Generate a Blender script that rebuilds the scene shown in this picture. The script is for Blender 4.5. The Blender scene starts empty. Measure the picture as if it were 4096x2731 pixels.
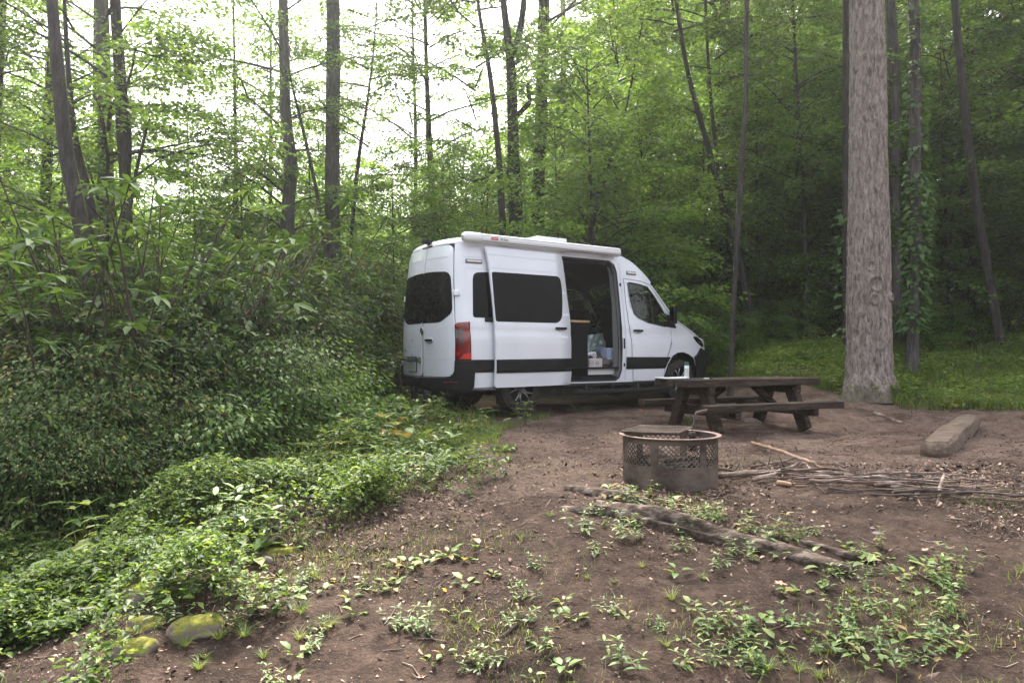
import bpy, bmesh, math, random
import numpy as np
from mathutils import Vector, Matrix, geometry
PI=math.pi; R=math.radians
# ------------------------------------------------------------ camera, sky, sun, exposure
SC=bpy.context.scene; COL=SC.collection
FPX=2945.0; HY=1408.0; CH=0.94; TH=math.atan((HY-1365.5)/FPX)
cam_d=bpy.data.cameras.new('camera'); cam=bpy.data.objects.new('camera',cam_d); COL.objects.link(cam)
cam_d.sensor_width=36.0; cam_d.lens=FPX/4096*36.0; cam_d.clip_end=900; cam_d.clip_start=.05
cam.location=(0,0,CH); cam.rotation_euler=(R(90)+TH,0,0); SC.camera=cam
SUN_EL=R(56); SUN_AZ=R(-7)          # azimuth from +Y towards +X
w=bpy.data.worlds.new('World'); SC.world=w; w.use_nodes=True
nt=w.node_tree; nt.nodes.clear()
o_=nt.nodes.new('ShaderNodeOutputWorld'); bg=nt.nodes.new('ShaderNodeBackground'); sky=nt.nodes.new('ShaderNodeTexSky')
sky.sky_type='NISHITA'; sky.sun_disc=False; sky.sun_elevation=SUN_EL; sky.sun_rotation=SUN_AZ
sky.dust_density=7.0; sky.air_density=1.3; sky.ozone_density=1.0
hs=nt.nodes.new('ShaderNodeHueSaturation'); hs.inputs['Saturation'].default_value=.38
nt.links.new(sky.outputs[0],hs.inputs['Color']); nt.links.new(hs.outputs[0],bg.inputs[0]); nt.links.new(bg.outputs[0],o_.inputs[0])
bg.inputs[1].default_value=.15
sd=bpy.data.lights.new('sun','SUN'); sd.energy=5.0; sd.angle=R(5); sd.color=(1,.92,.80)
sun=bpy.data.objects.new('sun',sd); COL.objects.link(sun)
sv=Vector((math.sin(SUN_AZ)*math.cos(SUN_EL),math.cos(SUN_AZ)*math.cos(SUN_EL),math.sin(SUN_EL)))
sun.rotation_euler=sv.to_track_quat('Z','Y').to_euler(); sun.location=sv*60
SC.view_settings.view_transform='Standard'; SC.view_settings.look='None'; SC.view_settings.gamma=1
SC.view_settings.use_curve_mapping=False; SC.view_settings.exposure=2.08
cy=SC.cycles; cy.max_bounces=6; cy.diffuse_bounces=4; cy.glossy_bounces=2; cy.transmission_bounces=4; cy.transparent_max_bounces=6
cy.volume_bounces=1; cy.caustics_reflective=False; cy.caustics_refractive=False; cy.use_denoising=True; cy.denoiser='OPENIMAGEDENOISE'; cy.sample_clamp_direct=5
cy.sample_clamp_indirect=4; cy.use_adaptive_sampling=True; cy.adaptive_threshold=.012
rng=np.random.default_rng(7); random.seed(7)

# ------------------------------------------------------------ helpers
def tag(o,label=None,cat=None,group=None,kind=None):
    if label:o['label']=label
    if cat:o['category']=cat
    if group:o['group']=group
    if kind:o['kind']=kind
    return o
def thing(name,label,cat,loc=(0,0,0),rz=0,group=None):
    o=bpy.data.objects.new(name,None); COL.objects.link(o); o.location=loc; o.rotation_euler=(0,0,rz); o.empty_display_size=.2
    return tag(o,label,cat,group)
def link(name,me,parent=None,loc=None):
    o=bpy.data.objects.new(name,me); COL.objects.link(o)
    if parent: o.parent=parent
    if loc is not None: o.location=loc
    return o
def npmesh(name,V,F,mats,mi=None,smooth=False):
    """V (n,3); F: list of (m,k) int arrays"""
    me=bpy.data.meshes.new(name); V=np.asarray(V,np.float32)
    if isinstance(F,np.ndarray): F=[F]
    F=[np.asarray(f,np.int32) for f in F if len(f)]
    me.vertices.add(len(V)); me.vertices.foreach_set('co',V.ravel())
    nl=sum(f.size for f in F); npo=sum(len(f) for f in F)
    me.loops.add(nl); me.polygons.add(npo)
    me.loops.foreach_set('vertex_index',np.concatenate([f.ravel() for f in F]))
    tot=np.concatenate([np.full(len(f),f.shape[1],np.int32) for f in F]); st=np.concatenate([[0],np.cumsum(tot)[:-1]]).astype(np.int32)
    me.polygons.foreach_set('loop_start',st); me.polygons.foreach_set('loop_total',tot)
    for m in (mats if isinstance(mats,(list,tuple)) else [mats]): me.materials.append(m)
    if mi is not None: me.polygons.foreach_set('material_index',np.asarray(mi,np.int32))
    if smooth: me.polygons.foreach_set('use_smooth',np.ones(npo,bool))
    me.update(calc_edges=True); me.validate(); return me
class MB:
    def __init__(s): s.v=[]; s.f=[]; s.m=[]
    def add(s,V,F,mi=0):
        b=len(s.v); s.v+= [tuple(float(c) for c in p) for p in V]; s.f+=[tuple(int(i)+b for i in f) for f in F]; s.m+=[mi]*len(F)
    def box(s,c,d,M=None,mi=0,bev=0):
        hx,hy,hz=d[0]/2,d[1]/2,d[2]/2; b=min(bev,hx*.49,hy*.49,hz*.49)
        if b<=0:
            V=[(x,y,z) for x in(-hx,hx) for y in(-hy,hy) for z in(-hz,hz)]
            F=[(0,1,3,2),(4,6,7,5),(0,4,5,1),(2,3,7,6),(0,2,6,4),(1,5,7,3)]
        else:
            bm=bmesh.new(); bmesh.ops.create_cube(bm,size=1)
            for v in bm.verts: v.co=Vector((v.co.x*d[0],v.co.y*d[1],v.co.z*d[2]))
            bmesh.ops.bevel(bm,geom=bm.edges[:],offset=b,segments=2,profile=.5,affect='EDGES')
            bm.verts.index_update(); V=[tuple(v.co) for v in bm.verts]; F=[[v.index for v in f.verts] for f in bm.faces]; bm.free()
        M3=M if M is not None else Matrix.Identity(3)
        s.add([Vector(c)+M3@Vector(v) for v in V],F,mi); return s
    def tube(s,pts,rad,n=8,mi=0,cap=True,noise=0,seed=0,flat=1):
        pts=[Vector(p) for p in pts]; k=len(pts)
        if not hasattr(rad,'__len__'): rad=[rad]*k
        rg=np.random.default_rng(seed); V=[];F=[]; prev=None
        for i,p in enumerate(pts):
            t=(pts[min(i+1,k-1)]-pts[max(i-1,0)]).normalized()
            u=(Vector((0,0,1)) if abs(t.z)<.9 else Vector((1,0,0))) if prev is None else prev
            a=(u-t*u.dot(t)).normalized(); prev=a; b=t.cross(a)
            for j in range(n):
                q=2*PI*j/n; r=rad[i]*(1+(rg.uniform(-noise,noise) if noise else 0))
                V.append(p+a*math.cos(q)*r*flat+b*math.sin(q)*r)
        for i in range(k-1):
            for j in range(n): F.append((i*n+j,i*n+(j+1)%n,(i+1)*n+(j+1)%n,(i+1)*n+j))
        if cap: F.append(tuple(range(n-1,-1,-1))); F.append(tuple((k-1)*n+j for j in range(n)))
        s.add(V,F,mi); return s
    def lathe(s,prof,n=48,M=None,c=(0,0,0),mi=0,a0=0,a1=2*PI):
        M=M or Matrix.Identity(3); full=abs(a1-a0-2*PI)<1e-6; m=n if full else n+1; V=[];F=[]
        for i in range(m):
            a=a0+(a1-a0)*i/n
            for r,z in prof: V.append(Vector(c)+M@Vector((r*math.cos(a),r*math.sin(a),z)))
        k=len(prof)
        for i in range(n):
            j=(i+1)%m
            for q in range(k-1): F.append((i*k+q,j*k+q,j*k+q+1,i*k+q+1))
        s.add(V,F,mi); return s
    def mesh(s,name,mats,smooth=False,angle=None):
        me=bpy.data.meshes.new(name); me.from_pydata(s.v,[],s.f)
        for m in (mats if isinstance(mats,(list,tuple)) else [mats]): me.materials.append(m)
        me.polygons.foreach_set('material_index',s.m); me.update()
        if smooth or angle:
            me.polygons.foreach_set('use_smooth',[True]*len(s.f))
            if angle: me.set_sharp_from_angle(angle=R(angle))
        return me
    def obj(s,name,mats,parent=None,smooth=False,angle=None,loc=None): return link(name,s.mesh(name,mats,smooth,angle),parent,loc)
def rot(a,ax='Z'): return Matrix.Rotation(a,3,ax)
def clone(root,loc=None,rz=None,label=None,sc=None,grp=None,par=None):
    c=root.copy(); COL.objects.link(c)
    if par: c.parent=par
    if loc is not None: c.location=loc
    if rz is not None: c.rotation_euler=(0,0,rz) if not hasattr(rz,'__len__') else rz
    if sc is not None: c.scale=(sc,)*3 if not hasattr(sc,'__len__') else sc
    if label: c['label']=label
    if grp: c['group']=grp
    for ch in root.children: clone(ch,par=c)
    return c

# numpy fractal noise
_P=np.random.default_rng(3).random((64,64,64)).astype(np.float32)
def vnoise(x,y,z=0.):
    x,y,z=np.broadcast_arrays(np.asarray(x,float),np.asarray(y,float),np.asarray(z,float))
    xi,yi,zi=np.floor(x).astype(int),np.floor(y).astype(int),np.floor(z).astype(int)
    fx,fy,fz=x-xi,y-yi,z-zi; fx,fy,fz=[t*t*(3-2*t) for t in(fx,fy,fz)]; r=0
    for a in(0,1):
        for b in(0,1):
            for c in(0,1):
                r=r+_P[(xi+a)&63,(yi+b)&63,(zi+c)&63]*np.where(a,fx,1-fx)*np.where(b,fy,1-fy)*np.where(c,fz,1-fz)
    return r*2-1
def fbm(x,y,z=0.,o=4,g=.5):
    r=0;a=1;s=1
    for i in range(o): r=r+a*vnoise(np.asarray(x)*s+i*17.3,np.asarray(y)*s+i*9.1,np.asarray(z)*s+i*5.7); a*=g; s*=2.03
    return r

# ------------------------------------------------------------ materials
def mat(name,col=(.5,.5,.5),rough=.6,metal=0,spec=.5,coat=0,trans=0,**k):
    m=bpy.data.materials.new(name); m.use_nodes=True; p=m.node_tree.nodes['Principled BSDF']
    p.inputs['Base Color'].default_value=(*col,1); p.inputs['Roughness'].default_value=rough; p.inputs['Metallic'].default_value=metal
    p.inputs['Specular IOR Level'].default_value=spec; p.inputs['Coat Weight'].default_value=coat; p.inputs['Coat Roughness'].default_value=.05
    p.inputs['Transmission Weight'].default_value=trans
    return m
def N(m,t,**k):
    n=m.node_tree.nodes.new('ShaderNode'+t)
    for a,b in k.items(): setattr(n,a,b)
    return n
def L(m,a,b): m.node_tree.links.new(a,b)
def ramp(m,fac,stops):
    r=N(m,'ValToRGB'); L(m,fac,r.inputs[0]); e=r.color_ramp.elements
    while len(e)<len(stops): e.new(.5)
    for q,(p,c) in zip(e,stops): q.position=p; q.color=(*c,1) if len(c)==3 else c
    return r.outputs[0]
def noise(m,scale,detail=6,rough=.6,vec=None,dist=0):
    n=N(m,'TexNoise'); n.inputs['Scale'].default_value=scale; n.inputs['Detail'].default_value=detail; n.inputs['Roughness'].default_value=rough; n.inputs['Distortion'].default_value=dist
    if vec is not None: L(m,vec,n.inputs['Vector'])
    return n.outputs['Fac']
def coord(m,sc=(1,1,1),out='Object'):
    t=N(m,'TexCoord'); mp=N(m,'Mapping'); mp.inputs['Scale'].default_value=sc; L(m,t.outputs[out],mp.inputs[0]); return mp.outputs[0]
def bump(m,h,strength=.5,dist=.02):
    b=N(m,'Bump'); b.inputs['Strength'].default_value=strength; b.inputs['Distance'].default_value=dist; L(m,h,b.inputs['Height'])
    L(m,b.outputs[0],m.node_tree.nodes['Principled BSDF'].inputs['Normal'])
def nmat(name,stops,scale=5,sc=(1,1,1),rough=.8,bs=.5,bd=.01,detail=8,bscale=None,spec=.3,metal=0,dist=0,coat=0):
    m=mat(name,(.5,.5,.5),rough,metal,spec,coat); v=coord(m,sc); n=noise(m,scale,detail,.65,v,dist)
    L(m,ramp(m,n,stops),m.node_tree.nodes['Principled BSDF'].inputs['Base Color'])
    if bs: bump(m,noise(m,bscale or scale*3,8,.7,v),bs,bd)
    return m
def leafmat(name,stops,rough=.42,tr=.42,spec=.45,tcol=1.5):
    m=mat(name,(.06,.12,.03),rough,0,spec); nt=m.node_tree; p=nt.nodes['Principled BSDF']; out=nt.nodes['Material Output']
    g=N(m,'NewGeometry'); oi=N(m,'ObjectInfo'); ad=N(m,'Math',operation='MULTIPLY_ADD'); L(m,oi.outputs['Random'],ad.inputs[0]); ad.inputs[1].default_value=.28; L(m,g.outputs['Random Per Island'],ad.inputs[2])
    sb=N(m,'Math',operation='SUBTRACT'); L(m,ad.outputs[0],sb.inputs[0]); sb.inputs[1].default_value=.14
    c=ramp(m,sb.outputs[0],stops); L(m,c,p.inputs['Base Color'])
    t=N(m,'BsdfTranslucent'); mx=N(m,'Mix',data_type='RGBA',blend_type='MULTIPLY'); mx.inputs['Factor'].default_value=1
    L(m,c,mx.inputs[6]); mx.inputs[7].default_value=(1.2*tcol,1.12*tcol,.55*tcol,1); L(m,mx.outputs[2],t.inputs[0])
    ms=N(m,'MixShader'); ms.inputs[0].default_value=tr; L(m,p.outputs[0],ms.inputs[1]); L(m,t.outputs[0],ms.inputs[2]); L(m,ms.outputs[0],out.inputs[0])
    return m
M_={}
M_['leaf_canopy']=leafmat('leaf_canopy',[(0,(.05,.10,.022)),(.5,(.085,.155,.032)),(1,(.14,.21,.045))],.5,.5,.3,1.7)
M_['leaf_under']=leafmat('leaf_under',[(0,(.05,.105,.025)),(.55,(.085,.165,.034)),(1,(.15,.23,.045))],.5,.5,.3,1.7)
M_['leaf_rhodo']=leafmat('leaf_rhodo',[(0,(.026,.055,.014)),(.6,(.05,.098,.024)),(.9,(.085,.15,.035)),(1,(.14,.16,.05))],.6,.34,.18)
M_['leaf_bush']=leafmat('leaf_bush',[(0,(.022,.044,.012)),(.6,(.045,.088,.022)),(.92,(.09,.15,.036)),(1,(.17,.13,.06))],.6,.38,.12)
M_['leaf_meadow_sun_tint']=leafmat('leaf_meadow_sun_tint',[(0,(.11,.18,.045)),(.6,(.18,.26,.07)),(1,(.28,.33,.10))],.55,.45,.2)  # herb leaves coloured brighter to emulate more sun on the meadow
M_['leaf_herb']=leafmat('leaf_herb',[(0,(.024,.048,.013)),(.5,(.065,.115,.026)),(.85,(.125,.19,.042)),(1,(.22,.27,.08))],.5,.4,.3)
M_['leaf_plantain']=leafmat('leaf_plantain',[(0,(.05,.095,.03)),(.4,(.10,.17,.05)),(.8,(.15,.23,.07)),(.95,(.24,.29,.10)),(1,(.27,.20,.09))],.45,.35,.35)
M_['grass']=leafmat('grass',[(0,(.08,.13,.03)),(.6,(.13,.19,.045)),(.9,(.2,.23,.08)),(1,(.33,.27,.14))],.5,.4,.3)
M_['leaf_ivy']=leafmat('leaf_ivy',[(0,(.05,.11,.03)),(.7,(.08,.16,.04)),(1,(.12,.2,.05))],.45,.35,.4)
M_['bark_dark']=nmat('bark_dark',[(.3,(.018,.015,.014)),(.55,(.05,.042,.038)),(.8,(.10,.09,.08))],6,(3,3,.5),.9,1.0,.03,8,9)
M_['bark_grey']=nmat('bark_grey',[(.3,(.035,.03,.03)),(.55,(.09,.08,.076)),(.8,(.18,.165,.155))],6,(3,3,.5),.9,1.0,.03,8,9)
def bark_big():
    m=mat('bark_big',(.3,.25,.23),.9,0,.2); v=coord(m,(1,1,.30)); n1=noise(m,20,8,.7,v,.6); n2=noise(m,11,6,.65,coord(m,(1,1,1)))
    c=ramp(m,n1,[(.34,(.06,.047,.042)),(.46,(.19,.155,.138)),(.58,(.31,.26,.235)),(.72,(.43,.37,.34))])
    # lichen and moss of their own shape
    v2=coord(m,(1,1,1)); nl=noise(m,2.6,5,.6,v2); li=ramp(m,nl,[(.66,(0,0,0)),(.72,(1,1,1))])
    mx=N(m,'Mix',data_type='RGBA'); L(m,li,mx.inputs[0]); L(m,c,mx.inputs[6]); mx.inputs[7].default_value=(.34,.33,.22,1)
    g=N(m,'TexCoord'); sp=N(m,'SeparateXYZ'); L(m,g.outputs['Object'],sp.inputs[0]); ma=N(m,'Math',operation='MULTIPLY_ADD'); L(m,n2,ma.inputs[0]); ma.inputs[1].default_value=-.75; L(m,sp.outputs[2],ma.inputs[2])
    mr_=N(m,'MapRange'); L(m,ma.outputs[0],mr_.inputs[0]); mr_.inputs[1].default_value=-.22; mr_.inputs[2].default_value=-.02; mr_.inputs[3].default_value=.65; mr_.inputs[4].default_value=0; mo=mr_.outputs[0]
    m2=N(m,'Mix',data_type='RGBA'); L(m,mo,m2.inputs[0]); L(m,mx.outputs[2],m2.inputs[6]); m2.inputs[7].default_value=(.07,.065,.03,1)
    L(m,m2.outputs[2],m.node_tree.nodes['Principled BSDF'].inputs['Base Color']); bump(m,n1,1,.03); return m
M_['bark_big']=bark_big()
M_['twig']=nmat('twig',[(.3,(.03,.022,.018)),(.7,(.11,.085,.07))],12,(1,1,1),.85,.4,.004)
M_['stick']=nmat('stick',[(.3,(.04,.025,.02)),(.5,(.16,.11,.09)),(.7,(.40,.33,.29))],5,(1,1,1),.85,.5,.004,dist=.5)
M_['stick_tan']=nmat('stick_tan',[(.25,(.20,.12,.075)),(.7,(.42,.29,.20))],5,(1,1,1),.75,.4,.004)
M_['rotten']=nmat('rotten',[(.36,(.018,.012,.009)),(.5,(.085,.06,.046)),(.66,(.25,.20,.17))],2.2,(1.2,9,9),.95,1,.02,9,5)
M_['tabwood']=nmat('tabwood',[(.3,(.008,.006,.004)),(.5,(.032,.021,.014)),(.66,(.085,.058,.042)),(.8,(.15,.115,.08))],3,(1.2,10,10),.85,.8,.008,9,5)
M_['beam']=nmat('beam',[(.3,(.05,.037,.028)),(.55,(.17,.125,.095)),(.8,(.32,.25,.20))],3,(1.2,7,7),.95,.8,.01,9,5)
M_['rock']=nmat('rock',[(.3,(.10,.085,.075)),(.6,(.21,.18,.16)),(.8,(.30,.26,.23))],4,(1,1,1),.85,.6,.02)
def mossrock():
    m=mat('mossrock',(.2,.2,.1),.9,0,.2); v=coord(m); n=noise(m,5,8,.6,v); c=ramp(m,n,[(.3,(.09,.07,.06)),(.7,(.22,.18,.15))])
    g=N(m,'NewGeometry'); sp=N(m,'SeparateXYZ'); L(m,g.outputs['Normal'],sp.inputs[0]); ma=N(m,'Math',operation='MULTIPLY_ADD'); L(m,noise(m,4,5,.6,v),ma.inputs[0]); ma.inputs[1].default_value=1.5; L(m,sp.outputs[2],ma.inputs[2])
    f=ramp(m,ma.outputs[0],[(1.0/2,(0,0,0)),(1,(1,1,1))]); dv=N(m,'Math',operation='MULTIPLY'); dv.inputs[1].default_value=.6
    L(m,ma.outputs[0],dv.inputs[0]); f=ramp(m,dv.outputs[0],[(.72,(0,0,0)),(.86,(1,1,1))])
    mc=ramp(m,noise(m,22,5,.6,v),[(.3,(.07,.075,.015)),(.7,(.22,.21,.04))])
    mx=N(m,'Mix',data_type='RGBA'); L(m,f,mx.inputs[0]); L(m,c,mx.inputs[6]); L(m,mc,mx.inputs[7])
    L(m,mx.outputs[2],m.node_tree.nodes['Principled BSDF'].inputs['Base Color']); bump(m,noise(m,18,8,.7,v),.7,.02); return m
M_['mossrock']=mossrock()
def dirt():
    m=mat('dirt',(.1,.07,.05),.93,0,.25); v=coord(m,out='Object')
    n1=noise(m,.55,5,.6,v); n2=noise(m,7,8,.7,v); n3=noise(m,45,6,.7,v)
    a=ramp(m,n2,[(.33,(.022,.0125,.009)),(.5,(.056,.033,.0235)),(.68,(.115,.073,.054))])
    b=ramp(m,n2,[(.3,(.13,.085,.066)),(.52,(.24,.165,.13)),(.75,(.33,.24,.195))])
    # paler dirt pad further back, darker soil in front: by place
    sp=N(m,'SeparateXYZ'); L(m,v,sp.inputs[0]); ma=N(m,'Math',operation='MULTIPLY_ADD'); L(m,n1,ma.inputs[0]); ma.inputs[1].default_value=4.0; L(m,sp.outputs[1],ma.inputs[2])
    mr=N(m,'MapRange'); L(m,ma.outputs[0],mr.inputs[0]); mr.inputs[1].default_value=7.3; mr.inputs[2].default_value=10.0; mr.inputs[3].default_value=.12; mr.inputs[4].default_value=1
    m1=N(m,'Mix',data_type='RGBA'); L(m,mr.outputs[0],m1.inputs[0]); L(m,a,m1.inputs[6]); L(m,b,m1.inputs[7])
    m2=N(m,'Mix',data_type='RGBA',blend_type='MULTIPLY'); m2.inputs[0].default_value=.7; L(m,m1.outputs[2],m2.inputs[6]); L(m,ramp(m,n3,[(.3,(.45,.42,.4)),(.6,(1,1,1))]),m2.inputs[7])
    # leaf mould floor under the woods
    mr2=N(m,'MapRange'); L(m,sp.outputs[1],mr2.inputs[0]); mr2.inputs[1].default_value=12.5; mr2.inputs[2].default_value=17
    m3=N(m,'Mix',data_type='RGBA'); L(m,mr2.outputs[0],m3.inputs[0]); L(m,m2.outputs[2],m3.inputs[6]); L(m,ramp(m,n2,[(.3,(.03,.035,.015)),(.7,(.07,.075,.03))]),m3.inputs[7])
    p=m.node_tree.nodes['Principled BSDF']; m4=N(m,'Mix',data_type='RGBA',blend_type='MULTIPLY'); m4.inputs[0].default_value=1; L(m,m3.outputs[2],m4.inputs[6]); L(m,ramp(m,noise(m,1.6,5,.65,v),[(.38,(.55,.50,.47)),(.52,(1,1,1))]),m4.inputs[7]); L(m,m4.outputs[2],p.inputs['Base Color'])
    ad=N(m,'Math',operation='ADD'); L(m,n2,ad.inputs[0]); L(m,n3,ad.inputs[1]); bump(m,ad.outputs[0],1.0,.05); return m
M_['dirt']=dirt()
def islmat(name,stops,rough=.85):
    m=mat(name,(.2,.15,.1),rough,0,.25); g=N(m,'NewGeometry'); L(m,ramp(m,g.outputs['Random Per Island'],stops),m.node_tree.nodes['Principled BSDF'].inputs['Base Color']); return m
M_['litter']=islmat('litter',[(0,(.03,.02,.015)),(.45,(.09,.06,.045)),(.75,(.18,.12,.09)),(.95,(.29,.205,.155)),(1,(.42,.33,.27))])
M_['pebble']=islmat('pebble',[(0,(.10,.085,.075)),(.5,(.22,.18,.155)),(.85,(.36,.28,.24)),(1,(.55,.45,.38))],.6)
M_['deadleaf']=islmat('deadleaf',[(0,(.20,.10,.06)),(.5,(.36,.20,.13)),(1,(.50,.33,.23))],.7)
M_['white']=nmat('white_paint',[(.3,(.64,.65,.70)),(.6,(.70,.71,.765))],1.3,(1,1,1),.3,0,.01,4,coat=.6,spec=.5)
M_['white_pl']=mat('white_plastic',(.74,.74,.76),.4)
M_['black_pl']=nmat('black_plastic',[(.3,(.004,.004,.005)),(.7,(.010,.010,.011))],60,(1,1,1),.6,.2,.001,spec=.2)
M_['grey_pl']=mat('grey_plastic',(.10,.10,.105),.55)
M_['darkglass']=mat('tinted_glass',(.001,.001,.0015),.07,0,.07)
M_['rubber']=mat('rubber',(.012,.012,.013),.75)
M_['rubber_dirty']=nmat('dusty_rubber',[(.3,(.012,.011,.011)),(.7,(.05,.04,.034))],7,(1,1,1),.85,.2,.002)
M_['alloy']=mat('alloy',(.30,.30,.32),.35,.8)
M_['blackmetal']=mat('black_metal',(.02,.02,.022),.4,.5)
M_['chrome']=mat('chrome',(.7,.7,.72),.15,1)
M_['red_lens']=mat('red_lens',(.17,.005,.007),.12,0,.6,.5)
M_['red_bright']=mat('red_bright',(.50,.02,.018),.15,0,.6,.5)
M_['dark_lens']=mat('dark_lens',(.06,.02,.02),.12,0,.6,.5)
M_['red_matt']=mat('red_reflector',(.10,.012,.012),.6)
M_['cream']=mat('strobe_lens',(.62,.58,.50),.3)
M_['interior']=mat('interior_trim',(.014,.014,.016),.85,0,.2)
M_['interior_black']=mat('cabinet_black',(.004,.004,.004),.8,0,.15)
M_['trim_grey']=mat('door_trim_grey',(.16,.16,.165),.7)
M_['jamb_crease_shade']=mat('frame_paint_and_crease_shade',(.55,.55,.63),.45)  # frame paint, also the flat strips imitating shade along body creases
M_['seam']=mat('panel_gap',(.02,.02,.024),.8)
M_['oak']=nmat('worktop_edge',[(.3,(.34,.19,.09)),(.7,(.50,.31,.16))],6,(8,1,1),.6,.1,.001)
M_['plate']=mat('plate',(.42,.46,.47),.5); M_['plate_ink']=mat('plate_ink',(.03,.05,.08),.6)
M_['red_badge']=mat('red_badge',(.5,.03,.03),.5); M_['ink']=mat('ink',(.02,.02,.03),.6)
M_['rust']=nmat('rust',[(.36,(.022,.015,.012)),(.48,(.072,.052,.041)),(.6,(.13,.098,.078))],3,(1,1,1.6),.8,.4,.004,9)
M_['rust_rim']=nmat('rust_rim',[(.3,(.09,.055,.045)),(.7,(.20,.14,.125))],7,(1,1,1),.65,.3,.003,9)
M_['soot']=nmat('soot',[(.3,(.008,.007,.007)),(.7,(.05,.042,.038))],30,(1,1,1),.9,.6,.01)
def seeglass():
    m=bpy.data.materials.new('window_glass'); m.use_nodes=True; nt=m.node_tree; nt.nodes.clear()
    o=N(m,'OutputMaterial'); t=N(m,'BsdfTransparent'); t.inputs[0].default_value=(.30,.33,.33,1); g=N(m,'BsdfGlossy'); g.inputs['Roughness'].default_value=.03
    f=N(m,'Fresnel'); f.inputs[0].default_value=1.5; ms=N(m,'MixShader'); L(m,f.outputs[0],ms.inputs[0]); L(m,t.outputs[0],ms.inputs[1]); L(m,g.outputs[0],ms.inputs[2]); L(m,ms.outputs[0],o.inputs[0]); return m
M_['glass']=seeglass()

# ------------------------------------------------------------ ground
def sig(x): return 1/(1+np.exp(-np.clip(x,-30,30)))
def gh(x,y,detail=True):
    x=np.asarray(x,float); y=np.asarray(y,float)
    z=-.15+.14*sig((y-10.9-.62*(x-.2))/.25)
    z=z-.17*np.clip(5.4-y,0,None)
    xl=np.interp(y,[2.5,6,9,12,15],[-1.7,-1.8,-2.2,-3.2,-3.6])
    u=np.clip(xl-x,0,None); z=z-.85*(1-np.exp(-(u*.42)**1.3))
    r=np.clip(y-10.8+.25*(x-5),0,None); z=z+sig((x-4.3)/.55)*.16*np.minimum(r,9)
    far=np.clip(np.hypot(x,y)-22,0,None); ang=np.arctan2(x,y)
    z=z+np.minimum(far,80)*(.03+.20*sig((ang-.02)/.07))*sig(far/3-1)
    z=z+.10*fbm(x*.35,y*.35,1.1,3)*np.clip((y-4)/6,0.15,1)
    if detail: z=z+.018*fbm(x*2.3,y*2.3,2.2,3)+.011*fbm(x*11,y*11,3,3)+np.where(y<9,.007,0)*vnoise(x*26,y*26,5)
    return z
def axis(lo,hi,c0,c1,d,g=1.11):
    a=list(np.arange(c0,c1,d)); s=d
    b=[];p=c0
    while p>lo: s*=g; p-=s; b.append(p)
    s=d;p=a[-1];c=[]
    while p<hi: s*=g; p+=s; c.append(p)
    return np.array(b[::-1]+a+c)
gx=axis(-150,150,-3.2,5.2,.028); gy=axis(-40,165,2.4,9,.028)
X,Y=np.meshgrid(gx,gy); Zg=gh(X,Y); nx,ny=len(gx),len(gy)
idx=np.arange(nx*ny).reshape(ny,nx); F=np.stack([idx[:-1,:-1],idx[:-1,1:],idx[1:,1:],idx[1:,:-1]],-1).reshape(-1,4)
g=link('ground',npmesh('ground',np.stack([X,Y,Zg],-1).reshape(-1,3),F,M_['dirt'],smooth=True)); tag(g,kind='structure')
def ray(px,py):
    u=(px-2048)/FPX; v=(1365.5-py)/FPX
    return np.array([u, math.cos(TH)-v*math.sin(TH), v*math.cos(TH)+math.sin(TH)])
def G(px,py,dz=0.):
    d=ray(px,py); t=2.0
    while t<80:
        p=d*t; 
        if CH+p[2]<float(gh(p[0],p[1],False))+dz:
            lo,hi=t-.05,t
            for _ in range(12):
                md=(lo+hi)/2; p=d*md
                if CH+p[2]<float(gh(p[0],p[1],False))+dz: hi=md
                else: lo=md
            break
        t+=.05
    p=d*t; return np.array([p[0],p[1],CH+p[2]])
def at(px,py,depth):
    d=ray(px,py); p=d*(depth/d[1]); return np.array([p[0],p[1],CH+p[2]])
def gz(x,y): return float(gh(x,y))
#--PARTS--

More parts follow.
